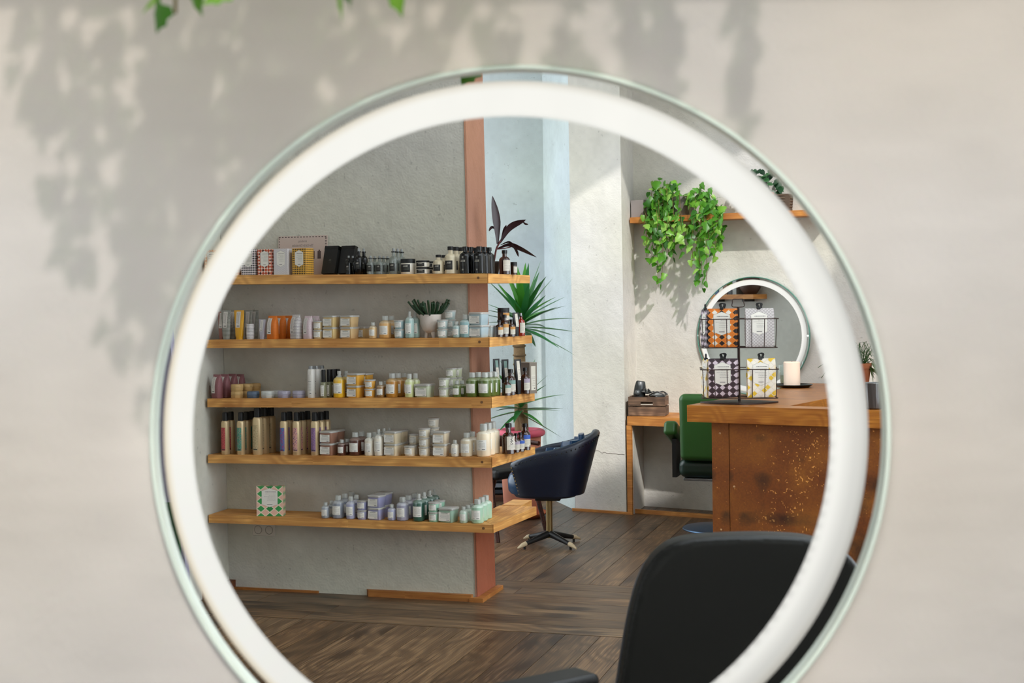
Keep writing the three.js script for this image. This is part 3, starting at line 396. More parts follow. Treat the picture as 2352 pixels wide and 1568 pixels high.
const MAKE = {
  // plastic bottle with liquid, pale cap and paper label
  bottle(T, { r, h, c, fill = 0.66, shoulder = 0.72, neck = 0.42, cap = M.cap, nozzle, lab = M.label, y0 = 0.17, y1 = 0.55, arc = 1.75 }) {
    const cy = nozzle ? 0.74 : 0.81;
    part('body', memo(['b', r, h, c, fill, shoulder, nozzle].join(), () => { const cl = rgb(...c), up = soft(c, 0.45); return tinted(loft([[0, r * 0.8, r * 0.8], [h * 0.02, r * 0.95, r * 0.95], [h * 0.05, r, r], [h * fill, r, r], [h * (fill + 0.004), r, r], [h * (shoulder - 0.04), r * 0.97, r * 0.97], [h * shoulder, r * 0.86, r * 0.86], [h * (shoulder + 0.035), r * 0.66, r * 0.66], [h * (shoulder + 0.06), r * neck, r * neck], [h * cy, r * neck, r * neck]]), (x, y) => y > h * (fill + 0.002) ? up : cl); }), M.tinted, T);
    part('label', memo(['l', r, h, y0, y1, arc].join(), () => patch(r, r, 2, arc, h * y0, h * y1)), lab, T);
    if (nozzle) { const n = part('spray_head', memo(['n', r, h].join(), () => merge([loft([[h * 0.74, r * 0.5, r * 0.5], [h * 0.82, r * 0.5, r * 0.5], [h * 0.83, r * 0.3, r * 0.3], [h * 0.9, r * 0.28, r * 0.28]], 14), loft([[h * 0.88, r * 0.34, r * 0.34], [h * 0.99, r * 0.32, r * 0.32], [h, r * 0.26, r * 0.26]], 14)])), cap, T); }
    else part('cap', memo(['c', r, h, neck].join(), () => loft([[h * 0.80, r * (neck + 0.1), r * (neck + 0.1)], [h * 0.985, r * (neck + 0.07), r * (neck + 0.07)], [h, r * neck, r * neck]], 18)), cap, T);
  },
  // glass bottle, dark, printed or labelled
  dark(T, { r, h, body = M.black, cap = M.black, lab = M.blackPrint, y0 = 0.1, y1 = 0.66, arc = 1.5, turn = 0, shoulder = 0.66, neck = 0.4, pump }) {
    part('body', memo(['d', r, h, shoulder, neck].join(), () => loft([[0, r * 0.92, r * 0.92], [h * 0.015, r, r], [h * shoulder, r, r], [h * (shoulder + 0.05), r * 0.92, r * 0.92], [h * (shoulder + 0.1), r * 0.7, r * 0.7], [h * (shoulder + 0.14), r * neck, r * neck], [h * 0.86, r * neck, r * neck]])), body, T);
    part('label', memo(['dl', r, h, y0, y1, arc, turn].join(), () => patch(r, r, 2, arc, h * y0, h * y1, turn)), lab, T);
    if (pump) { part('collar', memo(['pc', r, h].join(), () => loft([[h * 0.84, r * 0.55, r * 0.55], [h * 0.89, r * 0.55, r * 0.55]], 14)), M.black, T); part('spray_head', memo(['ph', r, h].join(), () => loft([[h * 0.89, r * 0.3, r * 0.3], [h, r * 0.27, r * 0.27]], 12)), pump, T); }
    else part('cap', memo(['dc', r, h, neck].join(), () => loft([[h * 0.86, r * (neck + 0.1), r * (neck + 0.1)], [h * 0.99, r * (neck + 0.1), r * (neck + 0.1)], [h, r * neck, r * neck]], 16)), cap, T);
  },
  // lidded tub, square or round
  tub(T, { a, h, c, e = 7, lid = M.lid, lab = M.tubLabel, lw = 0.78, clear = 0.12 }) {
    part('body', memo(['t', a, h, c, e].join(), () => { const cl = rgb(...c); return tinted(loft([[0, a * 0.84, a * 0.84, e], [h * 0.03, a * 0.88, a * 0.88, e], [h * 0.84, a * 0.97, a * 0.97, e], [h * 0.85, a * 0.97, a * 0.97, e]], 32), () => cl); }), M.tinted, T);
    part('lid', memo(['tl', a, h, e].join(), () => loft([[h * 0.85, a * 1.03, a * 1.03, e], [h * 0.88, a * 1.06, a * 1.06, e], [h * 0.98, a * 1.04, a * 1.04, e], [h, a * 0.98, a * 0.98, e]], 32)), lid, T);
    if (e > 4) { const g = new THREE.PlaneGeometry(a * 2 * lw, h * 0.62); g.rotateX(-0.04); g.translate(-a * 0.12, h * 0.42, a * 0.94 + 0.0012); part('label', memo(['tb', a, h, lw].join(), () => g), lab, T); }
    else part('label', memo(['tp', a, h].join(), () => patch(a * 0.945, a * 0.945, 2, 1.7, h * 0.18, h * 0.78)), lab, T);
  },
  jar(T, { r, h, c = [222, 214, 198], lab = M.darkLabel }) {
    part('body', memo(['j', r, h, c].join(), () => { const cl = rgb(...c); return tinted(loft([[0, r * 0.93, r * 0.93], [h * 0.06, r, r], [h * 0.68, r, r], [h * 0.74, r * 0.94, r * 0.94]], 26), () => cl); }), M.tinted, T);
    part('label', memo(['jl', r, h].join(), () => patch(r, r, 2, 1.5, h * 0.14, h * 0.64)), lab, T);
    part('lid', memo(['jd', r, h].join(), () => loft([[h * 0.72, r * 1.01, r * 1.01], [h * 0.97, r * 1.01, r * 1.01], [h, r * 0.95, r * 0.95]], 26)), M.blackMatt, T);
  },
  can(T, { r, h, body = M.gold, lab, cap = M.blackMatt, capH = 0.2 }) {
    const b = h * (1 - capH);
    part('body', memo(['cn', r, h, capH].join(), () => loft([[0, r * 0.93, r * 0.93], [h * 0.012, r, r], [b * 0.93, r, r], [b * 0.97, r * 0.93, r * 0.93], [b, r * 0.72, r * 0.72]])), body, T);
    if (lab) part('label', memo(['cl', r, h].join(), () => patch(r, r, 2, 1.5, b * 0.12, b * 0.80, 0.12)), lab, T);
    part('cap', memo(['cc', r, h, capH].join(), () => loft([[b * 0.985, r * 0.7, r * 0.7], [h * 0.97, r * 0.68, r * 0.68], [h, r * 0.6, r * 0.6]], 18)), cap, T);
  },
  carton(T, { w, h, d, p, side = 1 }) {
    const b = part('body', memo(['bx', w, h, d].join(), () => { const g = new THREE.BoxGeometry(w, h, d); return g.translate(0, h / 2, 0); }), printMat(PAT[p][1]), T);
    part('front_panel', memo(['bf', w, h, d].join(), () => new THREE.BoxGeometry(w * 0.995, h * 0.995, 0.001).translate(0, h / 2, d / 2 + 0.0006)), printMat(PAT[p][0]), T);
  },
  tube(T, { w, h, mat, lab = M.strip, capMat = mat, d = 0.016 }) {
    part('body', memo(['tu', w, h, d].join(), () => loft([[h * 0.0, w * 0.62, d], [h * 0.09, w * 0.62, d, 2], [h * 0.1, w * 0.7, d * 1.02, 2], [h * 0.5, w * 0.85, d * 0.8, 2.2], [h * 0.9, w * 0.99, d * 0.18, 3], [h * 0.905, w, 0.002, 5], [h, w, 0.0018, 5]], 26)), mat, T);
    part('label', memo(['tul', w, h, d].join(), () => { const g = new THREE.PlaneGeometry(w * 0.85, h * 0.55, 1, 8), p = g.attributes.position; for (let i = 0; i < p.count; i++) { const y = p.getY(i) + h * 0.68, k = y / h, dd = k < 0.5 ? d * (1.02 - 0.22 * (k - 0.1) / 0.4) : k < 0.9 ? d * (0.8 - 0.62 * (k - 0.5) / 0.4) : 0.002; p.setXYZ(i, p.getX(i), y, dd + 0.001); } g.computeVertexNormals(); return g; }), lab, T);
  },
  pouch(T, { w, d, h, mat, lab = M.strip, lift = 0 }) {
    part('bag', memo(['po', w, d, h].join(), () => loft([[0, w * 0.46, d * 0.46, 4], [h * 0.03, w * 0.5, d * 0.5, 4], [h * 0.55, w * 0.5, d * 0.49, 3.6], [h * 0.75, w * 0.49, d * 0.38, 3], [h * 0.9, w * 0.47, d * 0.16, 3], [h * 0.955, w * 0.46, 0.004, 4], [h, w * 0.46, 0.003, 4]], 26)), mat, T);
    part('label', memo(['pol', w, d, h].join(), () => { const g = new THREE.PlaneGeometry(w * 0.42, h * 0.72, 1, 8), p = g.attributes.position; for (let i = 0; i < p.count; i++) { const y = p.getY(i) + h * 0.58, k = y / h, dd = k < 0.55 ? d * 0.5 : k < 0.75 ? d * (0.49 - 0.11 * (k - 0.55) / 0.2) : k < 0.9 ? d * (0.38 - 0.22 * (k - 0.75) / 0.15) : d * 0.16 * Math.max(0.06, 1 - (k - 0.9) / 0.055); p.setXYZ(i, p.getX(i) - w * 0.14, y, dd + 0.0012); } g.computeVertexNormals(); return g; }), lab, T);
  },
  tin(T, { r, h, mat, lidMat = mat }) {
    part('body', memo(['ti', r, h].join(), () => loft([[0, r * 0.9, r * 0.9], [h * 0.1, r * 0.97, r * 0.97], [h * 0.5, r, r], [h * 0.52, r * 0.97, r * 0.97]], 24)), mat, T);
    part('lid', memo(['til', r, h].join(), () => loft([[h * 0.54, r * 1.0, r * 1.0], [h * 0.9, r * 0.98, r * 0.98], [h, r * 0.88, r * 0.88]], 24)), lidMat, T);
  },
};
const NOUN = { bottle: ['shampoo_bottle', 'bottle'], dark: ['glass_bottle', 'bottle'], tub: ['lidded_tub', 'tub'], jar: ['cream_jar', 'jar'], can: ['spray_can', 'spray can'], carton: ['patterned_carton', 'box'], tube: ['cosmetic_tube', 'tube'], pouch: ['paper_pouch', 'pouch'], tin: ['round_tin', 'tin'] };
const ORD = ['', 'second', 'third', 'fourth', 'fifth'];
const YAW = -TH - 0.16;
// one file: things of a kind standing one behind the other, the first near the shelf's front edge
function file(si, px, kind, o, phrase, { n = 1, back = 0, stack = 1, rise = 0, pitch, yaw = 0, depth, drift = 0, name, group } = {}) {
  const S = SHELVES[si], half = o.r ?? o.a ?? (o.d ? o.d / 2 : 0.02), step = pitch ?? half * 2.12 + 0.006, hh = o.h;
  let proto = null;
  for (let i = 0; i < n; i++) {
    const t = FRONT - 0.010 - half - back - i * step, base = colS(px - drift * 0, FRONT - 0.010 - half - back);
    const s = base + i * drift * 0.4;
    for (let k = 0; k < stack; k++) {
      const p = sl(s, t, S.top(s, t) + 0.0004 + rise + k * (hh + 0.0006));
      const where = stack > 1 ? (k === stack - 1 ? 'upper ' : stack > 3 && k === 2 ? 'second highest ' : stack > 3 && k ? 'second lowest ' : k ? 'middle ' : 'lower ') : '', deep = n > 1 ? (i ? `, ${ORD[i]} in its file` : ', first of its file') : '';
      const label = `${where}${phrase}${deep}, ${S.name} shelf`;
      let T;
      if (!proto) { T = proto = thing(name ?? NOUN[kind][0], label, NOUN[kind][1], p, 0, group ?? `${S.name} shelf goods`); MAKE[kind](T, o); }
      else { T = proto.clone(); T.name = numbered(proto.name.replace(/_\d{3}$/, '')); T.userData = { ...proto.userData, label }; T.position.copy(p); scene.add(T); }
      T.rotation.y = YAW + yaw + rr(-0.07, 0.07) * (stack > 1 ? 0.5 : 1) * (kind === 'carton' ? 0.4 : 1);
    }
  }
}
// goods on the end of a shelf, beyond the partition: f runs along the end edge from the front corner to the back
function endItem(si, px, t, kind, o, phrase, { yaw = 1.15, rise = 0, name, group } = {}) {
  const S = SHELVES[si], s = colS(px, t), T = thing(name ?? NOUN[kind][0], `${phrase}, end of the ${S.name} shelf`, NOUN[kind][1], sl(s, t, S.top(s, t) + 0.0004 + rise), YAW + yaw, group ?? `${S.name} shelf goods`);
  MAKE[kind](T, o); return T;
}
const SHA = (c, x = {}) => ({ r: 0.0325, h: 0.139, c, ...x }), SML = (c, x = {}) => ({ r: 0.0212, h: 0.083, c, ...x }), SLIM = (c, x = {}) => ({ r: 0.0242, h: 0.126, c, ...x }), SPR = (c, x = {}) => ({ r: 0.0255, h: 0.140, c, nozzle: true, ...x }), BIG = (c, x = {}) => ({ r: 0.037, h: 0.166, c, ...x });
const SQ = (c, x = {}) => ({ a: 0.036, h: 0.0605, c, ...x }), RND = (c, x = {}) => ({ a: 0.0285, h: 0.0465, c, e: 2, ...x });
// top shelf
file(0, 493, 'carton', { w: 0.083, h: 0.137, d: 0.06, p: 'peach' }, 'peach patterned carton nearest the wall', { yaw: 0.14 });
file(0, 539, 'carton', { w: 0.08, h: 0.137, d: 0.06, p: 'peach' }, 'peach diamond carton beside the black checked one', { yaw: 0.14 });
file(0, 577, 'carton', { w: 0.081, h: 0.137, d: 0.06, p: 'bw' }, 'black and white checked carton with a pale label', { yaw: 0.14 });
file(0, 615, 'carton', { w: 0.083, h: 0.137, d: 0.06, p: 'red' }, 'red and orange checked carton with a pale label', { yaw: 0.14 });
file(0, 652, 'carton', { w: 0.082, h: 0.138, d: 0.06, p: 'grey' }, 'pale grey dotted carton with a pale label', { yaw: 0.14 });
file(0, 697, 'carton', { w: 0.086, h: 0.139, d: 0.075, p: 'yellow' }, 'yellow carton with black dots', { yaw: 0.02 });
{ // poster card behind the cartons
  const tx = canvasTex(512, 256, (x, w, h) => { x.fillStyle = '#cbb7ab'; x.fillRect(0, 0, w, h); x.fillStyle = '#3a2c28'; for (let i = 0; i < 16; i++) { x.fillRect(10 + i * 32, 4, 18, 5); x.fillRect(4, 12 + i * 18, 6, 10); x.fillRect(16, 12 + i * 18, 6, 10); x.fillRect(w - 12, 12 + i * 18, 6, 10); } x.fillStyle = '#4a3d38'; x.font = '16px serif'; x.textAlign = 'center'; x.fillText('introducing', w / 2, 40); x.font = '22px serif'; x.fillText('The Circle Chronicles', w / 2, 70); for (let i = 0; i < 6; i++) { x.fillStyle = ['#5c4a46', '#6b4e42', '#54474a', '#8d7a70', '#5c4238', '#9a8c86'][i]; x.fillRect(64 + i * 66, 100, 36, 50); x.fillRect(74 + i * 66, 92, 16, 10); } }, true);
  const S = SHELVES[0], s = colS(696, 0.02), p = sl(s, 0.022, S.top(s, 0.02)), T = thing('poster_card', 'pale card printed with small bags, standing behind the patterned cartons', 'poster', p, -TH);
  const g = part('card', new THREE.BoxGeometry(0.29, 0.215, 0.003).translate(0, 0.1075, 0), std({ color: rgb(203, 183, 171), roughness: 0.8 }), T); part('print', new THREE.PlaneGeometry(0.289, 0.213).translate(0, 0.1075, 0.0021), printMat(tx), T); T.rotation.x = 0; T.rotateX(-0.05);
}
for (const [px, k] of [[757, 'beside the yellow carton'], [795, 'beside the small spray bottles']]) { // black leaning boxes
  const S = SHELVES[0], t = 0.14, s = colS(px, t), T = thing('gift_box', `flat black gift box leaning back ${k}, top shelf`, 'box', sl(s, t, S.top(s, t)), YAW - 0.02, 'top shelf goods'); T.rotateX(-0.27);
  part('body', new THREE.BoxGeometry(0.084, 0.152, 0.03).translate(0, 0.08, 0), M.blackMatt, T); part('print', new THREE.PlaneGeometry(0.03, 0.03).translate(0, 0.07, 0.0156), std({ map: darkLabelTex, roughness: 0.5, color: rgb(150, 150, 150) }), T); part('lid_edge', new THREE.BoxGeometry(0.086, 0.02, 0.031).translate(0, 0.146, 0), M.black, T);
}
const DRP = { r: 0.021, h: 0.136, pump: M.silver, shoulder: 0.58, y0: 0.2, y1: 0.5, lab: M.darkLabel }, MINI = { r: 0.0175, h: 0.098, pump: M.silver, shoulder: 0.56, y0: 0.15, y1: 0.5, lab: M.darkLabel, body: M.black }, MINIC = { ...MINI, body: M.clear, r: 0.0195, h: 0.096, pump: M.silver };
file(0, 802, 'dark', MINI, 'tiny black spray bottle before the leaning boxes', { n: 2, name: 'spray_bottle', drift: 0.012 });
file(0, 825, 'dark', DRP, 'tall black spray bottle with a grey head', { n: 2, name: 'spray_bottle', drift: 0.02 });
file(0, 852, 'dark', MINIC, 'small clear spray bottle next to the tall black ones', { n: 2, name: 'spray_bottle', drift: 0.012 });
file(0, 873, 'dark', MINIC, 'small clear spray bottle next to the larger clear ones', { n: 3, name: 'spray_bottle', drift: 0.008 });
file(0, 905, 'dark', { r: 0.023, h: 0.134, body: M.clear, pump: M.silver, shoulder: 0.56, y0: 0.12, y1: 0.42, lab: M.darkLabel }, 'larger clear spray bottle with black label', { n: 3, name: 'spray_bottle', drift: 0.004 });
file(0, 938, 'jar', { r: 0.038, h: 0.079 }, 'tall white cream jar with black lid');
file(0, 972, 'jar', { r: 0.0345, h: 0.0345 }, 'flat white jar with black lid, one of a pair', { stack: 2 });
file(0, 990, 'jar', { r: 0.0345, h: 0.033 }, 'flat white jar half hidden by the stacked pair', { back: 0.075, stack: 2 });
const MILK = (r, h) => ({ r, h, body: col([214, 200, 170], 0.3), lab: M.darkLabel, shoulder: 0.6, y0: 0.15, y1: 0.48, cap: M.blackMatt });
file(0, 1008, 'dark', MILK(0.028, 0.099), 'small cream bottle with black cap', { n: 2, name: 'cream_bottle', drift: 0.02 });
file(0, 1036, 'dark', MILK(0.031, 0.141), 'tall cream bottle with black cap', { n: 3, name: 'cream_bottle', drift: 0.012 });
file(0, 1070, 'dark', { r: 0.0305, h: 0.139 }, 'black printed bottle nearest the cream bottles', { n: 3, drift: 0.014 });
file(0, 1102, 'dark', { r: 0.0295, h: 0.139 }, 'black printed bottle nearest the shelf corner', { n: 3, drift: 0.010 });
// second shelf
file(1, 509, 'tube', { w: 0.024, h: 0.15, mat: col([150, 96, 84]) }, 'pinkish brown tube nearest the wall', { back: 0.02 });
file(1, 519, 'tube', { w: 0.031, h: 0.157, mat: printMat(PT.grey) }, 'grey scale patterned tube beside the yellow one', { n: 2, drift: 0.03 });
file(1, 549, 'tube', { w: 0.032, h: 0.156, mat: col([224, 164, 32]) }, 'bright yellow tube with pale label');
file(1, 570, 'tube', { w: 0.028, h: 0.155, mat: printMat(PT.grey) }, 'dark grey patterned tube behind the little white pot', { n: 2, back: 0.07, drift: 0.03 });
file(1, 574, 'tin', { r: 0.0215, h: 0.082, mat: printMat(PT.scale) }, 'small white patterned pot before the grey tubes', { name: 'patterned_pot' });
file(1, 602, 'tube', { w: 0.022, h: 0.106, mat: col([178, 174, 184]) }, 'short lilac grey tube beside the orange pouch');
file(1, 626, 'pouch', { w: 0.058, d: 0.05, h: 0.124, mat: printMat(PT.orange) }, 'bright orange pouch with white strip label', { n: 3, drift: 0.045, yaw: 0.1 });
file(1, 680, 'pouch', { w: 0.06, d: 0.05, h: 0.129, mat: printMat(PT.scale) }, 'white scale patterned pouch', { yaw: -0.15 });
file(1, 708, 'pouch', { w: 0.05, d: 0.045, h: 0.121, mat: printMat(PT.pink) }, 'pale pink patterned pouch', { n: 2, drift: 0.04 });
file(1, 731, 'tub', RND([216, 194, 150]), 'round cream tub beside the pink pouch', { stack: 2 });
file(1, 761, 'tub', SQ([224, 196, 138]), 'square butter yellow tub nearest the round pair', { stack: 2, yaw: -0.05 });
file(1, 803, 'tub', { ...SQ([222, 190, 140]), a: 0.038 }, 'square butter yellow tub second along', { stack: 2, yaw: -0.05 });
file(1, 832, 'tub', SQ([214, 184, 130]), 'low square yellow tub standing behind', { back: 0.09, n: 1 });
file(1, 856, 'bottle', SML([222, 190, 140]), 'small cream bottle beside the amber shampoo');
file(1, 884, 'bottle', { ...SHA([218, 170, 104]), h: 0.117, r: 0.0305 }, 'honey coloured shampoo bottle', { n: 2, drift: 0.02 });
file(1, 917, 'tub', RND([170, 196, 200]), 'round pale blue tub beside the honey bottle', { stack: 2 });
file(1, 940, 'bottle', { ...SPR([168, 196, 190]), r: 0.0235, h: 0.138 }, 'pale teal spray bottle', { n: 2, drift: 0.028 });
file(1, 1016, 'tub', RND([188, 206, 204]), 'round pale blue tub beside the white plant pot', { stack: 2, yaw: 0.2 });
file(1, 1034, 'tub', RND([190, 206, 204]), 'round pale blue tub stacked behind the front pair', { stack: 3, back: 0.066 });
file(1, 1048, 'bottle', SML([170, 194, 192]), 'small pale teal bottle');
file(1, 1069, 'bottle', { ...SHA([150, 186, 188]), h: 0.118, r: 0.0305 }, 'pale teal shampoo bottle', { n: 2, drift: 0.014 });
file(1, 1100, 'tub', { ...SQ([176, 196, 202]), a: 0.040, h: 0.064 }, 'square pale blue tub near the shelf corner', { stack: 2, yaw: -0.1 });
file(1, 1121, 'tub', { ...SQ([186, 198, 200]), a: 0.034, h: 0.06 }, 'single square clear tub behind the blue pair', { back: 0.10 });
// middle shelf
file(2, 497, 'pouch', { w: 0.056, d: 0.05, h: 0.128, mat: printMat(PT.mauve) }, 'mauve pouch with pale strip label', { n: 3, drift: 0.035 });
file(2, 550, 'pouch', { w: 0.05, d: 0.045, h: 0.125, mat: printMat(PT.mauve) }, 'mauve pouch apart from the others', { back: 0.15 });
file(2, 542, 'tin', { r: 0.033, h: 0.037, mat: col([196, 160, 104], 0.7) }, 'round beige tin beside the mauve pouches', { stack: 2 });
file(2, 565, 'tin', { r: 0.031, h: 0.037, mat: col([192, 156, 100], 0.7) }, 'round beige tin behind the blue one', { n: 2, stack: 2, back: 0.072, drift: 0.03 });
file(2, 579, 'tin', { r: 0.034, h: 0.036, mat: col([84, 100, 120], 0.6) }, 'flat slate blue tin', { n: 1 });
file(2, 613, 'tin', { r: 0.036, h: 0.037, mat: printMat(PT.rope) }, 'flat white woven pattern tin', { n: 2, drift: 0.03 });
file(2, 650, 'tin', { r: 0.035, h: 0.037, mat: printMat(PT.lattice), lidMat: printMat(PT.lattice) }, 'flat lilac lattice tin beside the white one');
file(2, 684, 'tin', { r: 0.035, h: 0.037, mat: printMat(PT.lattice), lidMat: printMat(PT.lattice) }, 'flat lilac lattice tin beside the white spray cans');
const canLab = printMat(canvasTex(64, 160, (x, w, h) => { x.fillStyle = '#dedad2'; x.fillRect(0, 0, w, h); lines(x, w, 52, 1, 9, '#555', 4); lines(x, w, 70, 7, 9, '#8d8d88'); x.fillStyle = '#1c1c1c'; x.fillRect(6, h - 12, 18, 5); }, true));
file(2, 713, 'can', { r: 0.0205, h: 0.168, body: M.white, lab: canLab, cap: M.silver, capH: 0.1 }, 'slim white spray can with grey top', { n: 3, drift: 0.018 });
file(2, 741, 'can', { r: 0.0165, h: 0.148, body: phys({ color: rgb(140, 140, 112), roughness: 0.15, clearcoat: 0.6 }), lab: M.label, cap: M.blackMatt, capH: 0.44 }, 'clear bottle with tall black cap', { n: 3, drift: 0.03, name: 'oil_bottle' });
file(2, 762, 'can', { r: 0.0165, h: 0.148, body: phys({ color: rgb(150, 146, 96), roughness: 0.15, clearcoat: 0.6 }), lab: M.label, cap: M.blackMatt, capH: 0.44 }, 'oil bottle with tall black cap behind the yellow bottle', { n: 2, back: 0.07, drift: 0.03, name: 'oil_bottle' });
file(2, 777, 'bottle', { ...SPR([236, 186, 46]), r: 0.031, h: 0.139, nozzle: true }, 'bright yellow spray bottle', { n: 2, drift: 0.02 });
file(2, 815, 'tub', { ...SQ([236, 176, 70]), h: 0.0635, a: 0.037 }, 'square orange yellow tub', { stack: 2, yaw: -0.05 });
file(2, 836, 'tub', { ...SQ([236, 176, 70]), h: 0.0625 }, 'square orange yellow tub standing behind', { stack: 2, back: 0.088 });
file(2, 848, 'tub', RND([240, 178, 76]), 'round orange yellow tub', { stack: 2 });
file(2, 872, 'bottle', SML([150, 110, 60]), 'small amber bottle', { n: 2, drift: 0.02 });
file(2, 898, 'bottle', { ...SHA([186, 128, 48]), h: 0.125, r: 0.0315 }, 'amber shampoo bottle', { n: 3, drift: 0.012 });
file(2, 938, 'bottle', { ...SLIM([206, 212, 152]), h: 0.122 }, 'slim pale lime bottle', { n: 2, drift: 0.03 });
file(2, 974, 'tub', { ...SQ([196, 204, 176]), a: 0.041, h: 0.069 }, 'single square sage tub', { yaw: -0.05 });
file(2, 1018, 'tub', { ...RND([206, 212, 180]), h: 0.049 }, 'round sage tub', { stack: 2 });
file(2, 1034, 'tub', { ...RND([206, 212, 180]), h: 0.049 }, 'round sage tub in the taller stack behind', { stack: 3, back: 0.066, n: 2, drift: 0.022 });
file(2, 1047, 'bottle', { ...SML([98, 116, 58]) }, 'small green bottle', { n: 2, drift: 0.024 });
file(2, 1082, 'bottle', { ...SHA([84, 104, 40]), h: 0.125, r: 0.0315 }, 'olive green shampoo bottle', { n: 2, drift: 0.024 });
file(2, 1111, 'bottle', { ...SHA([84, 104, 40]), h: 0.125, r: 0.0315 }, 'olive green shampoo bottle at the corner', { n: 3, drift: 0.008 });
// fourth shelf
const CAN = (lab, x = {}) => ({ r: 0.0222, h: 0.226, lab: lab && printMat(lab), capH: 0.2, ...x });
file(3, 514, 'can', CAN(canTex('#b0484a', '#c9585a', '#8c3438')), 'gold spray can with red print', { n: 2, drift: 0.015 });
file(3, 550, 'can', CAN(canTex('#5f9a86', '#4f8a76', '#b58c7c')), 'gold spray can with teal print', { n: 3, drift: 0.015 });
file(3, 588, 'can', { ...CAN(canTex('#b9a47e', '#c7b48c', '#a58f6c')), r: 0.0262, h: 0.25 }, 'large plain gold spray can', { n: 3, drift: 0.022 });
file(3, 649, 'can', CAN(canTex('#5470a8', '#a5457c', '#4a86b8')), 'gold spray can with blue and magenta print', { n: 2, drift: 0.018 });
file(3, 678, 'can', CAN(canTex('#d29a90', '#dcaaa0', '#5a4a78')), 'gold spray can with pink print', { n: 3, drift: 0.018 });
file(3, 720, 'can', CAN(canTex('#8c6a92', '#a07aa0', '#6a5a94')), 'gold spray can with purple print', { n: 3, drift: 0.022 });
file(3, 752, 'tub', { ...SQ([164, 120, 100]), a: 0.0375, h: 0.0635 }, 'square brown tub with clear lid', { stack: 2, n: 2, pitch: 0.095, yaw: 0.05 });
file(3, 781, 'bottle', SML([92, 50, 38]), 'small dark brown bottle', { n: 2, drift: 0.018 });
file(3, 812, 'bottle', { ...SHA([86, 46, 34]), h: 0.120, r: 0.0315 }, 'dark brown shampoo bottle', { n: 2, drift: 0.016 });
file(3, 844, 'bottle', { ...SLIM([232, 224, 208]), h: 0.119 }, 'slim milk white bottle beside the brown one', { n: 3, drift: 0.02 });
file(3, 866, 'bottle', { ...SLIM([236, 228, 212]), h: 0.138, nozzle: true }, 'slim milk white spray bottle', { n: 3, drift: 0.018 });
file(3, 899, 'tub', { ...SQ([230, 214, 182]), h: 0.0635, a: 0.037 }, 'square ivory tub beside the spray bottles', { stack: 2, n: 2, pitch: 0.092 });
file(3, 938, 'tub', { ...RND([232, 220, 196]), a: 0.031, h: 0.052 }, 'round ivory tub next to the ivory square ones', {});
file(3, 948, 'tub', { ...RND([232, 220, 196]), a: 0.029, h: 0.054 }, 'round ivory tub of the pair behind', { stack: 2, back: 0.072 });
file(3, 971, 'tub', { ...RND([234, 222, 196]), a: 0.0295, h: 0.0475 }, 'round ivory tub of the front stack', { stack: 3 });
file(3, 992, 'tub', { ...RND([234, 224, 204]), a: 0.0295, h: 0.0475 }, 'round ivory tub of the tallest stack', { stack: 4, back: 0.07 });
file(3, 1010, 'tub', { ...SQ([232, 214, 184]), h: 0.064, a: 0.037 }, 'square ivory tub with pale lid', { stack: 2, n: 1, yaw: 0.1 });
file(3, 1041, 'bottle', { ...SML([236, 226, 206]), h: 0.084 }, 'small milk white bottle', {});
file(3, 1068, 'bottle', { ...SHA([230, 216, 188]), h: 0.121, r: 0.0315 }, 'milk white shampoo bottle', { n: 2, drift: 0.016 });
file(3, 1107, 'bottle', BIG([240, 222, 192], { fill: 0.7, y0: 0.2, y1: 0.52 }), 'large ivory bottle at the corner', { n: 3, drift: -0.004, pitch: 0.082 });
// lowest shelf
file(4, 617, 'carton', { w: 0.145, h: 0.159, d: 0.05, p: 'green' }, 'green and pink diamond carton standing alone', { back: 0.012, yaw: 0.36 });
file(4, 742, 'bottle', SML([164, 170, 178]), 'small grey bottle', { n: 2, drift: 0.03 });
file(4, 771, 'bottle', { ...SHA([150, 156, 168]), h: 0.120, r: 0.0305 }, 'clear grey shampoo bottle', { n: 3, drift: 0.02 });
file(4, 800, 'bottle', { ...SLIM([178, 180, 208]), h: 0.118 }, 'slim lavender bottle', { n: 2, drift: 0.02 });
file(4, 827, 'tub', { ...RND([166, 168, 206]), h: 0.0485 }, 'round lavender tub', { stack: 2 });
file(4, 860, 'tub', { ...SQ([164, 164, 200]), h: 0.0635, a: 0.037 }, 'square lavender tub', { stack: 2, n: 2, pitch: 0.098 });
file(4, 894, 'bottle', SML([172, 174, 202]), 'small lavender bottle');
file(4, 919, 'bottle', { ...SHA([168, 168, 188]), h: 0.121, r: 0.0315 }, 'lavender shampoo bottle', { n: 3, drift: 0.014 });
file(4, 956, 'bottle', { ...SHA([50, 92, 78]), h: 0.141, r: 0.0315, nozzle: true }, 'dark teal spray bottle', { n: 4, drift: 0.016, pitch: 0.064 });
file(4, 991, 'tub', { ...RND([158, 204, 178]), h: 0.050 }, 'round mint tub', { stack: 2, n: 2, drift: 0.02 });
file(4, 1025, 'tub', { ...SQ([164, 196, 176]), a: 0.042, h: 0.074 }, 'single square mint tub', { yaw: 0 });
file(4, 1059, 'bottle', SML([190, 210, 192]), 'small mint bottle', { n: 3, drift: 0.014 });
file(4, 1091, 'bottle', { ...SHA([176, 212, 186]), h: 0.121, r: 0.0315 }, 'mint shampoo bottle at the corner', { n: 3, drift: -0.002 });

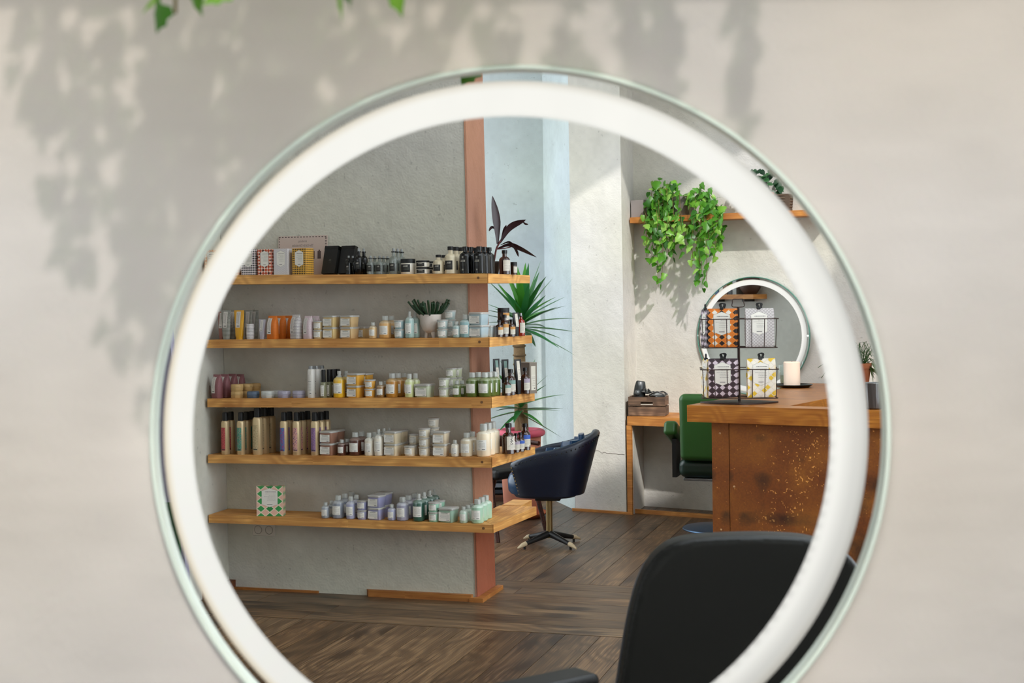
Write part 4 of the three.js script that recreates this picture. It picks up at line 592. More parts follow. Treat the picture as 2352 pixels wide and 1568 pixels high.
// goods on the shelf ends
const NAT = (lab, x = {}) => ({ r: 0.0285, h: 0.14, body: M.amberGlass, lab, y0: 0.14, y1: 0.58, turn: 0, arc: 1.9, shoulder: 0.6, ...x });
endItem(0, 1160, -0.08, 'dark', NAT(printMat(natPlain), { h: 0.128, r: 0.029 }), 'brown glass bottle with two beige labels');
endItem(0, 1181, -0.13, 'jar', { r: 0.0175, h: 0.066, c: [60, 36, 24], lab: printMat(natPlain) }, 'small dark jar with beige label');
endItem(1, 1156, -0.055, 'jar', { r: 0.031, h: 0.075, c: [40, 24, 18], lab: printMat(natBrown) }, 'brown jar under another');
endItem(1, 1156, -0.055, 'jar', { r: 0.031, h: 0.075, c: [40, 24, 18], lab: printMat(natBrown) }, 'brown jar stacked on another', { rise: 0.0755 });
endItem(1, 1146, 0.09, 'dark', NAT(printMat(natBrown), { h: 0.088, r: 0.02 }), 'small brown bottle with orange label');
endItem(1, 1158, 0.035, 'dark', NAT(printMat(natBrown), { h: 0.115, r: 0.022 }), 'taller brown bottle with orange label');
endItem(1, 1174, 0.0, 'dark', NAT(printMat(natBrown), { h: 0.09, r: 0.02 }), 'small brown bottle beside the dark pointed tube');
endItem(1, 1184, -0.12, 'tube', { w: 0.022, h: 0.125, mat: M.blackMatt, lab: printMat(natPlain) }, 'dark pointed tube with beige label');
endItem(1, 1196, -0.22, 'dark', NAT(printMat(natPlain), { h: 0.122, r: 0.021, body: phys({ color: rgb(150, 34, 18), roughness: 0.15, clearcoat: 1 }), pump: M.silver }), 'red spray bottle with beige label', { name: 'spray_bottle' });
endItem(2, 1138, -0.10, 'tube', { w: 0.022, h: 0.19, mat: M.blackMatt, lab: printMat(natTeal) }, 'dark upright tube nearest the green bottles');
endItem(2, 1158, -0.17, 'tube', { w: 0.024, h: 0.185, mat: M.blackMatt, lab: printMat(natTeal) }, 'dark upright tube second along');
endItem(2, 1161, 0.025, 'dark', NAT(printMat(natTeal), { h: 0.095, r: 0.024 }), 'short dark bottle with grey green label');
endItem(2, 1170, -0.05, 'dark', NAT(printMat(natTeal), { h: 0.135, r: 0.027 }), 'dark bottle with grey green label');
endItem(2, 1187, -0.15, 'tube', { w: 0.024, h: 0.185, mat: M.blackMatt, lab: printMat(natPlain) }, 'dark upright tube with beige label');
endItem(2, 1204, -0.22, 'dark', NAT(printMat(natLilac), { h: 0.14, r: 0.026 }), 'dark bottle with lilac label');
{ const S = SHELVES[2], t = -0.315, s = colS(1207, t), T = thing('cardboard_box', 'grey cardboard box behind the dark bottles, end of the middle shelf', 'box', sl(s, t, S.top(s, t)), YAW + 1.1); part('body', new THREE.BoxGeometry(0.05, 0.165, 0.12).translate(0, 0.0825, 0), std({ color: rgb(126, 116, 104), roughness: 0.8 }), T); part('label', new THREE.PlaneGeometry(0.03, 0.13).translate(0, 0.0825, 0.0606), printMat(natPlain), T); part('flap', new THREE.BoxGeometry(0.052, 0.002, 0.122).translate(0, 0.166, 0), std({ color: rgb(150, 140, 126), roughness: 0.8 }), T); }
endItem(3, 1164, 0.02, 'dark', NAT(printMat(figureTex), { h: 0.158, r: 0.034, shoulder: 0.56 }), 'large dark bottle with big figures on its label');
endItem(3, 1181, -0.06, 'dark', NAT(printMat(natLilac), { h: 0.10, r: 0.02 }), 'small dark bottle with pale label');
endItem(3, 1191, -0.12, 'dark', NAT(printMat(natBlue), { h: 0.10, r: 0.023 }), 'small dark bottle with blue and white label');
endItem(3, 1202, -0.20, 'dark', NAT(printMat(natBlue), { h: 0.142, r: 0.029 }), 'taller dark bottle with blue and white label');

// succulent in a white footed pot on the second shelf
{
  const S = SHELVES[1], t = 0.13, s = colS(989, t), T = thing('potted_succulent', 'dark green finger succulent in a white footed pot on the second shelf', 'plant', sl(s, t, S.top(s, t)));
  const w = std({ color: rgb(222, 210, 200), roughness: 0.7, bumpMap: plasterBump, bumpScale: 0.0015 });
  part('pot', lathe([[0, 0.022], [0.022, 0.024], [0.043, 0.042], [0.055, 0.075], [0.057, 0.121], [0.053, 0.121], [0.051, 0.108], [0, 0.108]], 28), w, T);
  for (let k = 0; k < 3; k++) part('foot', rod(V(0.026 * Math.cos(k * 2.1 + 1), 0, 0.026 * Math.sin(k * 2.1 + 1)), V(0.022 * Math.cos(k * 2.1 + 1), 0.03, 0.022 * Math.sin(k * 2.1 + 1)), 0.008, 0.013), w, T);
  const gm = phys({ color: rgb(38, 66, 40), roughness: 0.4 });
  for (let k = 0; k < 34; k++) { const a = rr(0, 6.28), q = Math.sqrt(rnd()) * 0.035, L = rr(0.045, 0.085), out = rr(0.3, 1.5), b = V(q * Math.cos(a), 0.108, q * Math.sin(a)), m = b.clone().add(V(Math.cos(a) * out * L * 0.6, L * 0.5, Math.sin(a) * out * L * 0.6)), e = m.clone().add(V(Math.cos(a) * out * L * 0.35, L * 0.55, Math.sin(a) * out * L * 0.35)); const g = tube([b, m, e], 0.0058, 8, 6), p = g.attributes.position; part('leaf', merge([g, new THREE.SphereGeometry(0.0062, 8, 6).translate(e.x, e.y, e.z)]), gm, T); }
}
// ---------- the far station: bench, shelf, second mirror, crate ----------
const stA = (px, b) => { const o = st(0, b), u = px - PCX; return (u * -o.z - FPX * o.x) / (FPX * Ud.x + u * Ud.z); };   // where along the station wall a pixel column meets the line b metres out
const stAt = (px, py, b) => { let a = stA(px, b); for (let k = 0; k < 3; k++) { const p = st(a, b), [u] = uvOf(px, py); a += (u / FPX * -p.z - p.x) / Ud.x; } const p = st(a, b); return at(px, py, -p.z); };
const oakWarm = std({ map: oakTex, color: rgb(218, 190, 154), roughness: 0.5 });
const benchY = at(1437, 955, 10.4).y;
{
  const B = thing('station_bench', 'oak wall bench with one upright edge board, carrying the wooden crate', 'bench', null);
  part('bench_top', prism([[0.829, -10.372], stp(1.335, 0.45), stp(1.335, 0.005), stp(0.05, 0.005)], benchY - 0.065, benchY), oakWarm, B);
  part('upright', prism([[0.824, -10.377], [0.858, -10.357], [0.867, -10.372], [0.833, -10.392]], 0, benchY - 0.066), oakWarm, B);
}
struct('wall_bench_side', prism([[0.836, -10.402], [0.872, -10.39], stp(0.045, 0.004), stp(0.01, 0.004)], 0, benchY - 0.067), wallWhite, 'white plaster cheek under the station bench');
{ // shelf with the ivy
  const f = stAt(1450, 499, 0.19), y = f.y, S = thing('display_shelf', 'orange oak shelf on the far wall carrying ivy and pots', 'shelf', null);
  const a0 = stA(1449, 0.19), a1 = stA(1900, 0.19);
  part('board', prism([stp(a0, 0.19), stp(a1, 0.19), stp(a1, 0.002), stp(-0.0, 0.002)], y - 0.042, y), oakWarm, S);
  part('bracket', merge([0.35, 1.5].map((a) => prism([stp(a, 0.15), stp(a + 0.02, 0.15), stp(a + 0.02, 0.003), stp(a, 0.003)], y - 0.06, y - 0.042))), std({ color: rgb(60, 56, 52), roughness: 0.5 }), S);
  // ivy: pot, strands and single leaves
  const P = stAt(1562, 470, 0.095); P.y = y;
  const T = thing('hanging_ivy', 'bright green ivy hanging in long tendrils from the far oak shelf', 'plant', P), loc = (px, py, b) => stAt(px, py, b).sub(P);
  part('pot', potGeo(0.085, 0.14), std({ color: rgb(120, 112, 108), roughness: 0.7 }), T); part('soil', lathe([[0, 0.12], [0.075, 0.12], [0, 0.126]], 16), soilMat, T);
  const gs = [leafGeo(0.052, 0.060, true), leafGeo(0.043, 0.050, true), leafGeo(0.060, 0.066, true), leafGeo(0.036, 0.046, false)], gm = [leafMat(86, 150, 40), leafMat(124, 184, 58), leafMat(58, 116, 34), leafMat(160, 208, 92), leafMat(104, 168, 70)];
  const stems = [], out = Md.clone().add(V(0, 0.35, 0));
  const rest = []; let made = 0;
  const put = (p, s) => { const g = gs[Math.floor(rnd() * 4)], m = gm[Math.floor(rnd() * 5)], M4 = placeLeaf(p, s * 1.12, out.clone().add(V(rr(-0.8, 0.8), rr(-0.3, 0.6), rr(-0.5, 0.5)))).matrix; if (made++ % 10 < 7 && made < 430) part('leaf', g, m, T).applyMatrix4(M4); else rest.push(g.clone().applyMatrix4(M4)); };
  const strands = [[1484, 470, 1492, 560], [1490, 465, 1486, 590], [1500, 440, 1502, 600], [1506, 450, 1512, 658], [1516, 440, 1520, 640], [1524, 455, 1534, 585], [1532, 430, 1546, 592], [1546, 450, 1552, 560], [1560, 450, 1566, 575], [1580, 450, 1586, 565], [1596, 450, 1592, 600], [1604, 440, 1606, 640], [1614, 440, 1622, 662], [1622, 460, 1612, 620], [1634, 455, 1642, 590], [1646, 470, 1648, 570], [1652, 480, 1655, 545], [1508, 470, 1504, 540], [1536, 470, 1530, 550], [1616, 480, 1630, 570]];
  for (const [x0, y0, x1, y1] of strands) {
    const b = rr(0.2, 0.26), pts = [V(rr(-0.05, 0.05), 0.12, 0), loc(x0, y0 + rr(-10, 10), rr(0.10, 0.2)), loc((x0 + x1) / 2 + rr(-4, 4), 502, b), loc(x1 + rr(-4, 4), (502 + y1) / 2, b + rr(-0.03, 0.02)), loc(x1, y1, b - rr(0.0, 0.04))], c = new THREE.CatmullRomCurve3(pts);
    stems.push(tube(pts, 0.0022, 24, 4));
    const n = Math.round(c.getLength() / 0.040);
    for (let i = 2; i <= n; i++) put(c.getPointAt(i / n).add(V(rr(-0.028, 0.028), rr(-0.01, 0.02), rr(-0.02, 0.02))), rr(0.75, 1.15));
  }
  for (let k = 0; k < 120; k++) { const l = k % 2, cx = l ? 1522 : 1622, cy = k % 4 > 1 ? (l ? 442 : 462) : (l ? 520 : 525), q = Math.sqrt(rnd()), a = rr(0, 6.283); put(loc(cx + 46 * q * Math.cos(a), cy + 44 * q * Math.sin(a), rr(0.06, 0.25)), rr(0.75, 1.15)); }
  part('stems', merge(stems), ivyStemMat, T); part('foliage', merge(rest), gm[0], T).userData.kind = 'stuff';
  // grey box left of the ivy
  const q = stAt(1470, 490, 0.09); q.y = y + 0.0006;
  const G = thing('planter_box', 'small grey planter box at the near end of the far oak shelf', 'box', q, -AN, 'far shelf pots');
  part('body', merge([box(0.10, 0.13, 0.012, 0, 0, 0.044), box(0.10, 0.13, 0.012, 0, 0, -0.044), box(0.012, 0.13, 0.076, 0.044, 0, 0), box(0.012, 0.13, 0.076, -0.044, 0, 0), box(0.09, 0.01, 0.08, 0, 0, 0)]), std({ color: rgb(150, 142, 140), roughness: 0.7 }), G); part('soil', box(0.07, 0.02, 0.07, 0, 0.09, 0), soilMat, G);
  // dark plant in a clay pot and a dark basket, right
  const d = stAt(1762, 488, 0.095); d.y = y + 0.0006; const D = thing('potted_plant', 'dark leafed plant in a square clay pot on the far oak shelf', 'plant', d, -AN + 0.1, 'far shelf pots');
  part('pot', loft([[0, 0.045, 0.045, 8], [0.135, 0.062, 0.062, 8], [0.138, 0.056, 0.056, 8], [0.12, 0.052, 0.052, 8]], 32), potClay, D); part('soil', lathe([[0, 0.118], [0.05, 0.118], [0, 0.122]], 12), soilMat, D);
  const dm = [leafMat(36, 76, 44, 0.25), leafMat(48, 96, 52, 0.25), leafMat(28, 58, 38, 0.2)], dg = [leafGeo(0.05, 0.055, false), leafGeo(0.04, 0.05, false)];
  for (let k = 0; k < 80; k++) { const a = rr(0, 6.28), q2 = Math.sqrt(rnd()), h = 0.14 + rr(0, 0.2) * (1 - q2 * 0.4); part('leaf', dg[k % 2], dm[k % 3], D).applyMatrix4(placeLeaf(V(-0.04 + 0.17 * q2 * Math.cos(a), h, 0.085 * q2 * Math.sin(a)), rr(0.8, 1.2), V(rr(-1, 1), 0.7, 1)).matrix); }
  const k = stAt(1800, 487, 0.095); k.y = y + 0.0006; const K = thing('wicker_basket', 'dark brown basket beside the clay pot on the far oak shelf', 'basket', k, -AN, 'far shelf pots');
  part('body', loft([[0, 0.055, 0.055, 3], [0.12, 0.066, 0.066, 3], [0.122, 0.058, 0.058, 3], [0.03, 0.05, 0.05, 3]], 28), std({ color: rgb(84, 70, 58), roughness: 0.9, bumpMap: plasterBump, bumpScale: 0.004 }), K); for (let r = 0; r < 6; r++) part('weave_ring', new THREE.TorusGeometry(0.058 + r * 0.0018, 0.005, 6, 28).rotateX(Math.PI / 2).translate(0, 0.012 + r * 0.02, 0), std({ color: rgb(96, 80, 64), roughness: 0.9 }), K);
}
{ // second ring mirror
  const a = stA(1728, 0.012), p = st(a, 0.004, at(1728, 771, 10.35).y), T = thing('round_mirror', 'round wall mirror with a lit ring on the far wall, behind the sachet rack', 'mirror', p, -AN), R = 0.43;
  part('back_plate', new THREE.CylinderGeometry(R - 0.03, R - 0.03, 0.012, 64).rotateX(Math.PI / 2).translate(0, 0, 0.006), std({ color: rgb(210, 214, 210), roughness: 0.5 }), T);
  part('mirror_glass', new THREE.CylinderGeometry(R - 0.004, R - 0.004, 0.004, 96).rotateX(Math.PI / 2).translate(0, 0, 0.0135), std({ color: rgb(228, 232, 230), metalness: 1, roughness: 0.015 }), T);
  part('glass_edge', ringEdge(R, R - 0.006, 0.019), phys({ color: rgb(70, 132, 116), roughness: 0.2, clearcoat: 0.6 }), T, 'dark green glass edge');
  part('light_ring', ringBand(0, 0, R * 0.952, 0, 0, R * 0.862, 0.001), ringMat, T, 'glowing white frosted ring').position.z = 0.0172;
  for (let k = 0; k < 6; k++) { const l = new THREE.PointLight(0xfff6e6, 0.004); l.name = 'ring_lamp'; l.position.copy(p).addScaledVector(Md, 0.09).addScaledVector(Ud, 0.39 * Math.cos(k * 1.047)).add(V(0, 0.39 * Math.sin(k * 1.047), 0)); l.castShadow = true; l.shadow.radius = 0.2; scene.add(l); }
}
{ // slatted crate with clips on the bench
  const p = stAt(1490, 950, 0.30); p.y = benchY + 0.0006; const T = thing('wooden_crate', 'small grey brown slatted crate of hair clips on the oak bench', 'crate', p, -AN + 0.28);
  const cm = [std({ map: floorTex, color: rgb(226, 212, 206), roughness: 0.8 }), std({ map: floorTex, color: rgb(196, 184, 180), roughness: 0.8 })], w = 0.27, d = 0.19;
  for (let r = 0; r < 2; r++) for (const s of [-1, 1]) {
    if (r && s > 0) { const sh = new THREE.Shape([[-w / 2, 0], [w / 2, 0], [w / 2, 0.064], [-w / 2, 0.064]].map((q) => new THREE.Vector2(...q))), hp = new THREE.Path([[-0.045, 0.004], [-0.045, 0.028], [0.045, 0.028], [0.045, 0.004]].map((q) => new THREE.Vector2(...q))); sh.holes.push(hp); part('slat', new THREE.ExtrudeGeometry(sh, { depth: 0.009, bevelEnabled: false }).translate(0, 0.076, d / 2 - 0.009), cm[r], T); }
    else part('slat', box(w, 0.064, 0.009, 0, 0.004 + r * 0.072, s * (d / 2 - 0.0045)), cm[r], T);
    part('slat', box(0.009, 0.064, d - 0.02, s * (w / 2 - 0.0045), 0.004 + r * 0.072, 0), cm[1 - r], T);
  }
  part('bottom', box(w - 0.02, 0.006, d - 0.02, 0, 0, 0), cm[1], T); for (const x of [-1, 1]) for (const z of [-1, 1]) part('corner_post', box(0.014, 0.136, 0.014, x * (w / 2 - 0.017), 0.003, z * (d / 2 - 0.017)), cm[0], T);
  const dk = phys({ color: rgb(34, 38, 40), roughness: 0.35, clearcoat: 0.4 });
  const base = (x, z, y) => p.clone().add(V(x, y, z).applyAxisAngle(V(0, 1, 0), T.rotation.y));
  const B = thing('hairdryer', 'dark grey upright paddle shaped tool standing in the crate', 'hair tool', base(-0.085, -0.005, 0.01), T.rotation.y + 0.3);
  part('paddle', loft([[0.10, 0.03, 0.02], [0.14, 0.045, 0.024], [0.2, 0.042, 0.02], [0.235, 0.034, 0.014, 2.4], [0.242, 0.028, 0.008]], 24), dk, B).rotation.z = -0.12; part('handle', rod(V(0, 0.0, 0), V(0.0, 0.12, 0), 0.013, 0.02, 12), dk, B); part('hub', new THREE.SphereGeometry(0.022, 16, 12).translate(0.0, 0.155, 0.018), std({ color: rgb(96, 100, 102), roughness: 0.3, metalness: 0.4 }), B);
  for (let k = 0; k < 9; k++) { const C = thing('hair_clip', k ? `grey metal hair clip in the crate, number ${['one', 'two', 'three', 'four', 'five', 'six', 'seven', 'eight', 'nine'][k]} from the paddle` : 'grey metal hair clip in the crate, touching the paddle tool', 'hair clip', base(-0.03 + k * 0.0165, rr(-0.04, 0.04), 0.145 + (k < 3 ? 0.02 : 0) + rr(-0.004, 0.01)), rr(-1.2, 1.2), 'hair clips in the crate'); C.userData.label = 'dark grey metal hair clip heaped in the wooden crate'; C.rotation.z = rr(-0.5, 0.5); part('jaw', loft([[-0.006, 0.012, 0.045, 3], [0, 0.014, 0.05, 3], [0.006, 0.009, 0.04, 3]], 16), k % 3 ? dk : M.silver, C); part('lever', tube([V(0, 0.004, -0.04), V(0, 0.022, 0), V(0, 0.012, 0.045)], 0.005, 10, 6), k % 2 ? M.silver : dk, C); part('spring', new THREE.TorusGeometry(0.011, 0.0028, 6, 14).rotateY(1.57).translate(0, 0.006, 0.01), M.silver, C); }
}

// ---------- reception counter ----------
const K0 = V(0.997, 0, -8.168), CH = 0.96;
const kp = (a, b) => [K0.x + Ud.x * a - Md.x * b, K0.z + Ud.z * a - Md.z * b], kv = (a, b, y = CH) => { const q = kp(a, b); return V(q[0], y, q[1]); };
const kAt = (px, py, y = CH) => { const [u, v] = uvOf(px, py), D = (EYE - y) * FPX / v; return V(u / FPX * D, y, -D); };
const rustBase = noiseFn(71, 8), rustB = noiseFn(83, 32), rustC = noiseFn(97, 128);
const rustTex = dataTex(1024, 1024, (x, y) => {
  const a = rustBase(x * 8 + rustB(x * 32, y * 32) * 0.6, y * 8), b = rustB(x * 32, y * 32), c = rustC(x * 128, y * 128); let r = 136, g = 76, bb = 30;
  const w = (a - 0.4) * 1.6; r += w * 26; g += w * 22; bb += w * 8; const blot = Math.max(0, 0.34 - rustBase(x * 8 + 4.3, y * 8 + 2.1)) * 4 * (0.6 + b * 0.6); r -= blot * 60; g -= blot * 30; bb -= blot * 6;
  const band = Math.exp(-(((x - 0.25 - 0.3 * y) * 6) ** 2)); if (c > 0.93 - band * 0.14 && rustB(x * 32 + 7, y * 32) > 0.7 - band * 0.2) { r += 80; g += 72; bb += 46; }
  r += (c - 0.5) * 16; g += (c - 0.5) * 10; return [r, g, bb];
}, true, 1.1, 1.1);
const rust = std({ map: rustTex, roughness: 0.55, metalness: 0.12, bumpMap: rustTex, bumpScale: 0.0008 });
{
  const T = thing('reception_counter', 'wooden topped reception counter with rusty brown metal front panels', 'counter', null);
  const topMat = std({ map: oakTex, color: rgb(206, 170, 112), roughness: 0.34 });
  part('front_top', prism([kp(0, 0), kp(1.55, 0), kp(1.55, 0.16), kp(0.56, 0.16), kp(0.16, 0.16)], CH - 0.095, CH), topMat, T);
  part('wing_top', prism([kp(0, 0.002), kp(0.158, 0.162), kp(0.558, 0.162), kp(0.60, 1.65), kp(1.35, 1.65), kp(1.35, 2.22), kp(0, 2.22)], CH - 0.095, CH), topMat, T);
  part('edge_panel', prism([kp(0.13, 0.05), kp(0.232, 0.05), kp(0.232, 0.075), kp(0.13, 0.075)], 0, CH - 0.097), rust, T);
  part('front_panel', prism([kp(0.236, 0.052), kp(1.55, 0.052), kp(1.55, 0.077), kp(0.236, 0.077)], 0, CH - 0.097), rust, T);
  part('side_panel', prism([kp(0.13, 0.077), kp(0.155, 0.077), kp(0.155, 2.2), kp(0.13, 2.2)], 0, CH - 0.097), rust, T);
  part('inner_panel', prism([kp(0.53, 0.2), kp(0.555, 0.2), kp(0.597, 1.66), kp(0.572, 1.66)], 0, CH - 0.097), std({ color: rgb(58, 40, 30), roughness: 0.7 }), T);
  part('work_top', prism([kp(0.56, 0.08), kp(1.5, 0.08), kp(1.5, 0.6), kp(0.575, 0.6)], 0.5, 0.53), std({ map: oakTex, color: rgb(90, 66, 50), roughness: 0.5 }), T);
  for (const [a, y] of [[0.18, 0.80], [0.18, 0.25], [0.262, 0.5], [0.262, 0.12], [1.2, 0.8]]) { const q = kv(a, 0.0505, y); part('rivet', new THREE.SphereGeometry(0.007, 10, 8).scale(1, 1, 0.5).rotateY(-AN).translate(q.x, q.y, q.z), std({ color: rgb(196, 150, 104), metalness: 0.5, roughness: 0.4 }), T); }
}
// rotating wire rack with sachets
{
  const p = kAt(1698, 925), RY = -0.12, T = thing('sachet_rack', 'two tier brown wire rack of patterned sachets on the counter', 'rack', p.clone().setY(CH + 0.0006), RY), wire = std({ color: rgb(62, 46, 40), metalness: 0.5, roughness: 0.45 });
  part('base_plate', loft([[0, 0.225, 0.17, 1.25], [0.008, 0.225, 0.17, 1.25], [0.009, 0.215, 0.16, 1.25]], 32), wire, T);
  part('pole', rod(V(0, 0.008, 0), V(0, 0.56, 0), 0.008), wire, T);
  part('sign_holder', merge([tube([V(-0.032, 0.56, 0), V(-0.033, 0.585, 0), V(-0.03, 0.603, 0), V(0, 0.604, 0), V(0.03, 0.603, 0), V(0.033, 0.585, 0), V(0.032, 0.56, 0)], 0.0028, 40, 5, true)]), wire, T);
  const world = (x, y, z) => V(x, y, z).applyAxisAngle(V(0, 1, 0), RY).add(p).setY(CH + y);
  const sachet = (o, x, y, z, yaw, label) => {
    const S = thing('sachet', label, 'sachet', world(x, y, z), RY + yaw, 'sachets on the wire rack');
    const b = part('bag', loft([[0, 0.078, 0.004, 4], [0.02, 0.083, 0.010, 3], [0.11, 0.084, 0.013, 3], [0.19, 0.083, 0.008, 3], [0.215, 0.08, 0.003, 4], [0.222, 0.08, 0.002, 4]], 24), printMat(PAT[o][1]), S);
    { const q = b.geometry.attributes.position, u = b.geometry.attributes.uv; for (let i = 0; i < q.count; i++) u.setXY(i, 0.5 + q.getX(i) / 0.17, q.getY(i) / 0.222); }
    const g = new THREE.PlaneGeometry(0.158, 0.212, 1, 10), pp = g.attributes.position; for (let i = 0; i < pp.count; i++) { const yy = pp.getY(i) + 0.111, k = yy < 0.02 ? 0.004 + yy * 0.3 : yy < 0.11 ? 0.010 + (yy - 0.02) * 0.033 : yy < 0.19 ? 0.013 - (yy - 0.11) * 0.062 : 0.008 - (yy - 0.19) * 0.2; pp.setXYZ(i, pp.getX(i), yy, k + 0.0012); } g.computeVertexNormals();
    part('front_print', g, printMat(PAT[o][0]), S); part('clip', merge([box(0.022, 0.014, 0.02, 0, 0.216, 0, 0.003), tube([V(-0.008, 0.229, 0), V(-0.013, 0.247, 0), V(0, 0.252, 0), V(0.013, 0.247, 0), V(0.008, 0.229, 0)], 0.0032, 16, 5)]), M.blackMatt, S);
    return S;
  };
  const tier = (y) => {
    const g = []; const ringY = (yy, r) => tube([V(-r, yy, r * 0.62), V(0, yy, r * 0.62), V(r, yy, r * 0.62), V(r, yy, 0), V(r, yy, -r * 0.62), V(0, yy, -r * 0.62), V(-r, yy, -r * 0.62), V(-r, yy, 0)], 0.0028, 64, 5, true);
    g.push(ringY(y, 0.205), ringY(y + 0.165, 0.212)); for (const x of [-0.205, -0.14, -0.07, 0.0, 0.07, 0.14, 0.205]) for (const s of [-1, 1]) g.push(rod(V(x, y, s * 0.128), V(x * 1.03, y + 0.165, s * 0.132), 0.0024, 0.0024, 5)); for (const x of [-0.19, 0.19]) g.push(rod(V(x, y, -0.11), V(0, y, 0), 0.003), rod(V(x, y, 0.11), V(0, y, 0), 0.003)); part('wire_basket', merge(g), wire, T);
  };
  tier(0.035); tier(0.325);
  const rows = [[0.325, 'upper tier', [['bwd', 'dark', -0.19, -1.35], ['orange', 'orange and black diamond', -0.098, -0.06], ['dotgrey', 'grey dotted', 0.112, 0.22]]], [0.035, 'lower tier', [['lemon', 'lemon dotted', -0.19, -1.4], ['bwd', 'dark brown and white diamond', -0.098, 0.0], ['lemon', 'yellow and white', 0.118, 0.25]]]];
  for (const [y, tn, list] of rows) for (const [o, nm, x, yaw] of list) for (let k = 0; k < (Math.abs(yaw) > 1 ? 1 : 3); k++) sachet(o, x + k * 0.006 + (yaw < -1 ? 0.0 : 0), y + 0.004 + (yaw < -1 ? -0.004 : 0), (yaw < -1 ? 0.02 : 0.096) - k * 0.030, yaw, `${nm} sachet ${yaw < -1 ? 'turned edge on' : k === 0 ? 'in front' : k === 1 ? 'second in its pocket' : 'last in its pocket'}, ${tn} of the rack`);
}
// candle, glass, tray
{
  const p = kAt(1820, 889), T = thing('tray', 'flat black tray with a rim under the candle', 'tray', p, -0.1); p.y = CH + 0.0006; T.position.copy(p);
  part('dish', lathe([[0, 0.004], [0.10, 0.004], [0.128, 0.016], [0.136, 0.019], [0.136, 0.016], [0.11, 0.0], [0, 0]], 40), M.black, T); part('rim', new THREE.TorusGeometry(0.134, 0.003, 6, 40).rotateX(Math.PI / 2).translate(0, 0.018, 0), M.black, T);
  const C = thing('candle', 'thick ivory pillar candle standing on the black tray', 'candle', kAt(1819, 887).setY(CH + 0.005)); C.position.y = CH + 0.0052;
  part('wax', lathe([[0, 0], [0.054, 0], [0.056, 0.004], [0.056, 0.158], [0.052, 0.164], [0.02, 0.158], [0, 0.157]], 36), phys({ color: rgb(240, 216, 196), roughness: 0.55, sheen: 0.2 }), C); part('wick', rod(V(0, 0.156, 0), V(0.003, 0.17, 0), 0.0015), M.blackMatt, C);
  const gpos = kAt(1797, 884).setY(CH + 0.0052); gpos.addScaledVector(Md, -0.045); const G = thing('drinking_glass', 'clear drinking glass half hidden behind the candle', 'glass', gpos); part('glass', lathe([[0, 0.003], [0.027, 0.003], [0.036, 0.135], [0.0385, 0.135], [0.03, 0], [0, 0]], 28), phys({ color: rgb(235, 240, 238), roughness: 0.05, transmission: 0.9, thickness: 0 }), G); part('water', lathe([[0, 0.004], [0.0265, 0.004], [0.031, 0.06], [0, 0.06]], 24), phys({ color: rgb(214, 210, 180), roughness: 0.05, transmission: 0.7, thickness: 0 }), G);
}
// trailing grass plant, clay pot and cut glass at the counter's far end
{
  const p = kAt(1975, 893).setY(CH + 0.0006), T = thing('potted_grass', 'spiky grass plant in a clay pot at the end of the counter', 'plant', p);
  part('pot', potGeo(0.075, 0.17), potClay, T); part('soil', lathe([[0, 0.148], [0.066, 0.148], [0, 0.153]], 16), soilMat, T);
  const gm = leafMat(60, 100, 46, 0.2); for (let k = 0; k < 60; k++) { const a = rr(0, 6.28), o = rr(0.05, 0.18), h = rr(0.06, 0.17), b = V(rr(-0.03, 0.03), 0.15, rr(-0.03, 0.03)); part('blade', tube([b, b.clone().add(V(Math.cos(a) * o * 0.5, h, Math.sin(a) * o * 0.5)), b.clone().add(V(Math.cos(a) * o, h * rr(0.3, 1), Math.sin(a) * o))], 0.0016, 7, 4), gm, T); }
  for (let k = 0; k < 14; k++) { const a = k % 2 ? rr(2.6, 3.7) : rr(-0.6, 0.6), o = rr(0.12, k % 2 ? 0.3 : 0.14), b = V(rr(-0.03, 0.03), 0.15, rr(-0.03, 0.03)); part('blade', tube([b, b.clone().add(V(Math.cos(a) * o * 0.6, 0.05, Math.sin(a) * o * 0.3)), b.clone().add(V(Math.cos(a) * o, rr(-0.10, 0.0), Math.sin(a) * o * 0.3))], 0.002, 8, 4), gm, T); }
  const lg = leafGeo(0.035, 0.12, false), lm = leafMat(96, 124, 70, 0.25); for (let k = 0; k < 6; k++) part('leaf', lg, lm, T).applyMatrix4(placeLeaf(V(0.07 + rr(-0.02, 0.02), 0.14 + rr(-0.0, 0.04), 0.05), 1, V(1, 0.6, rr(-0.4, 0.6))).matrix);
  const q = kAt(2000, 941), G = thing('cut_glass_vase', 'ribbed dark glass vase on the front edge of the counter', 'vase', q.setY(CH + 0.0006)); G.position.addScaledVector(Md, -0.06);
  part('body', (() => { const N = 28, g = lathe([[0, 0], [0.042, 0], [0.047, 0.01], [0.048, 0.14], [0.045, 0.142], [0.043, 0.02], [0, 0.018]], N), a = g.attributes.position; for (let i = 0; i < a.count; i++) { const k = Math.floor(i / 7) % 2 ? 0.94 : 1; a.setX(i, a.getX(i) * k); a.setZ(i, a.getZ(i) * k); } g.computeVertexNormals(); return g; })(), phys({ color: rgb(92, 84, 80), roughness: 0.12, transmission: 0.35, thickness: 0 }), G); part('rim', new THREE.TorusGeometry(0.0445, 0.003, 6, 28).rotateX(Math.PI / 2).translate(0, 0.142, 0), M.silver, G);
}
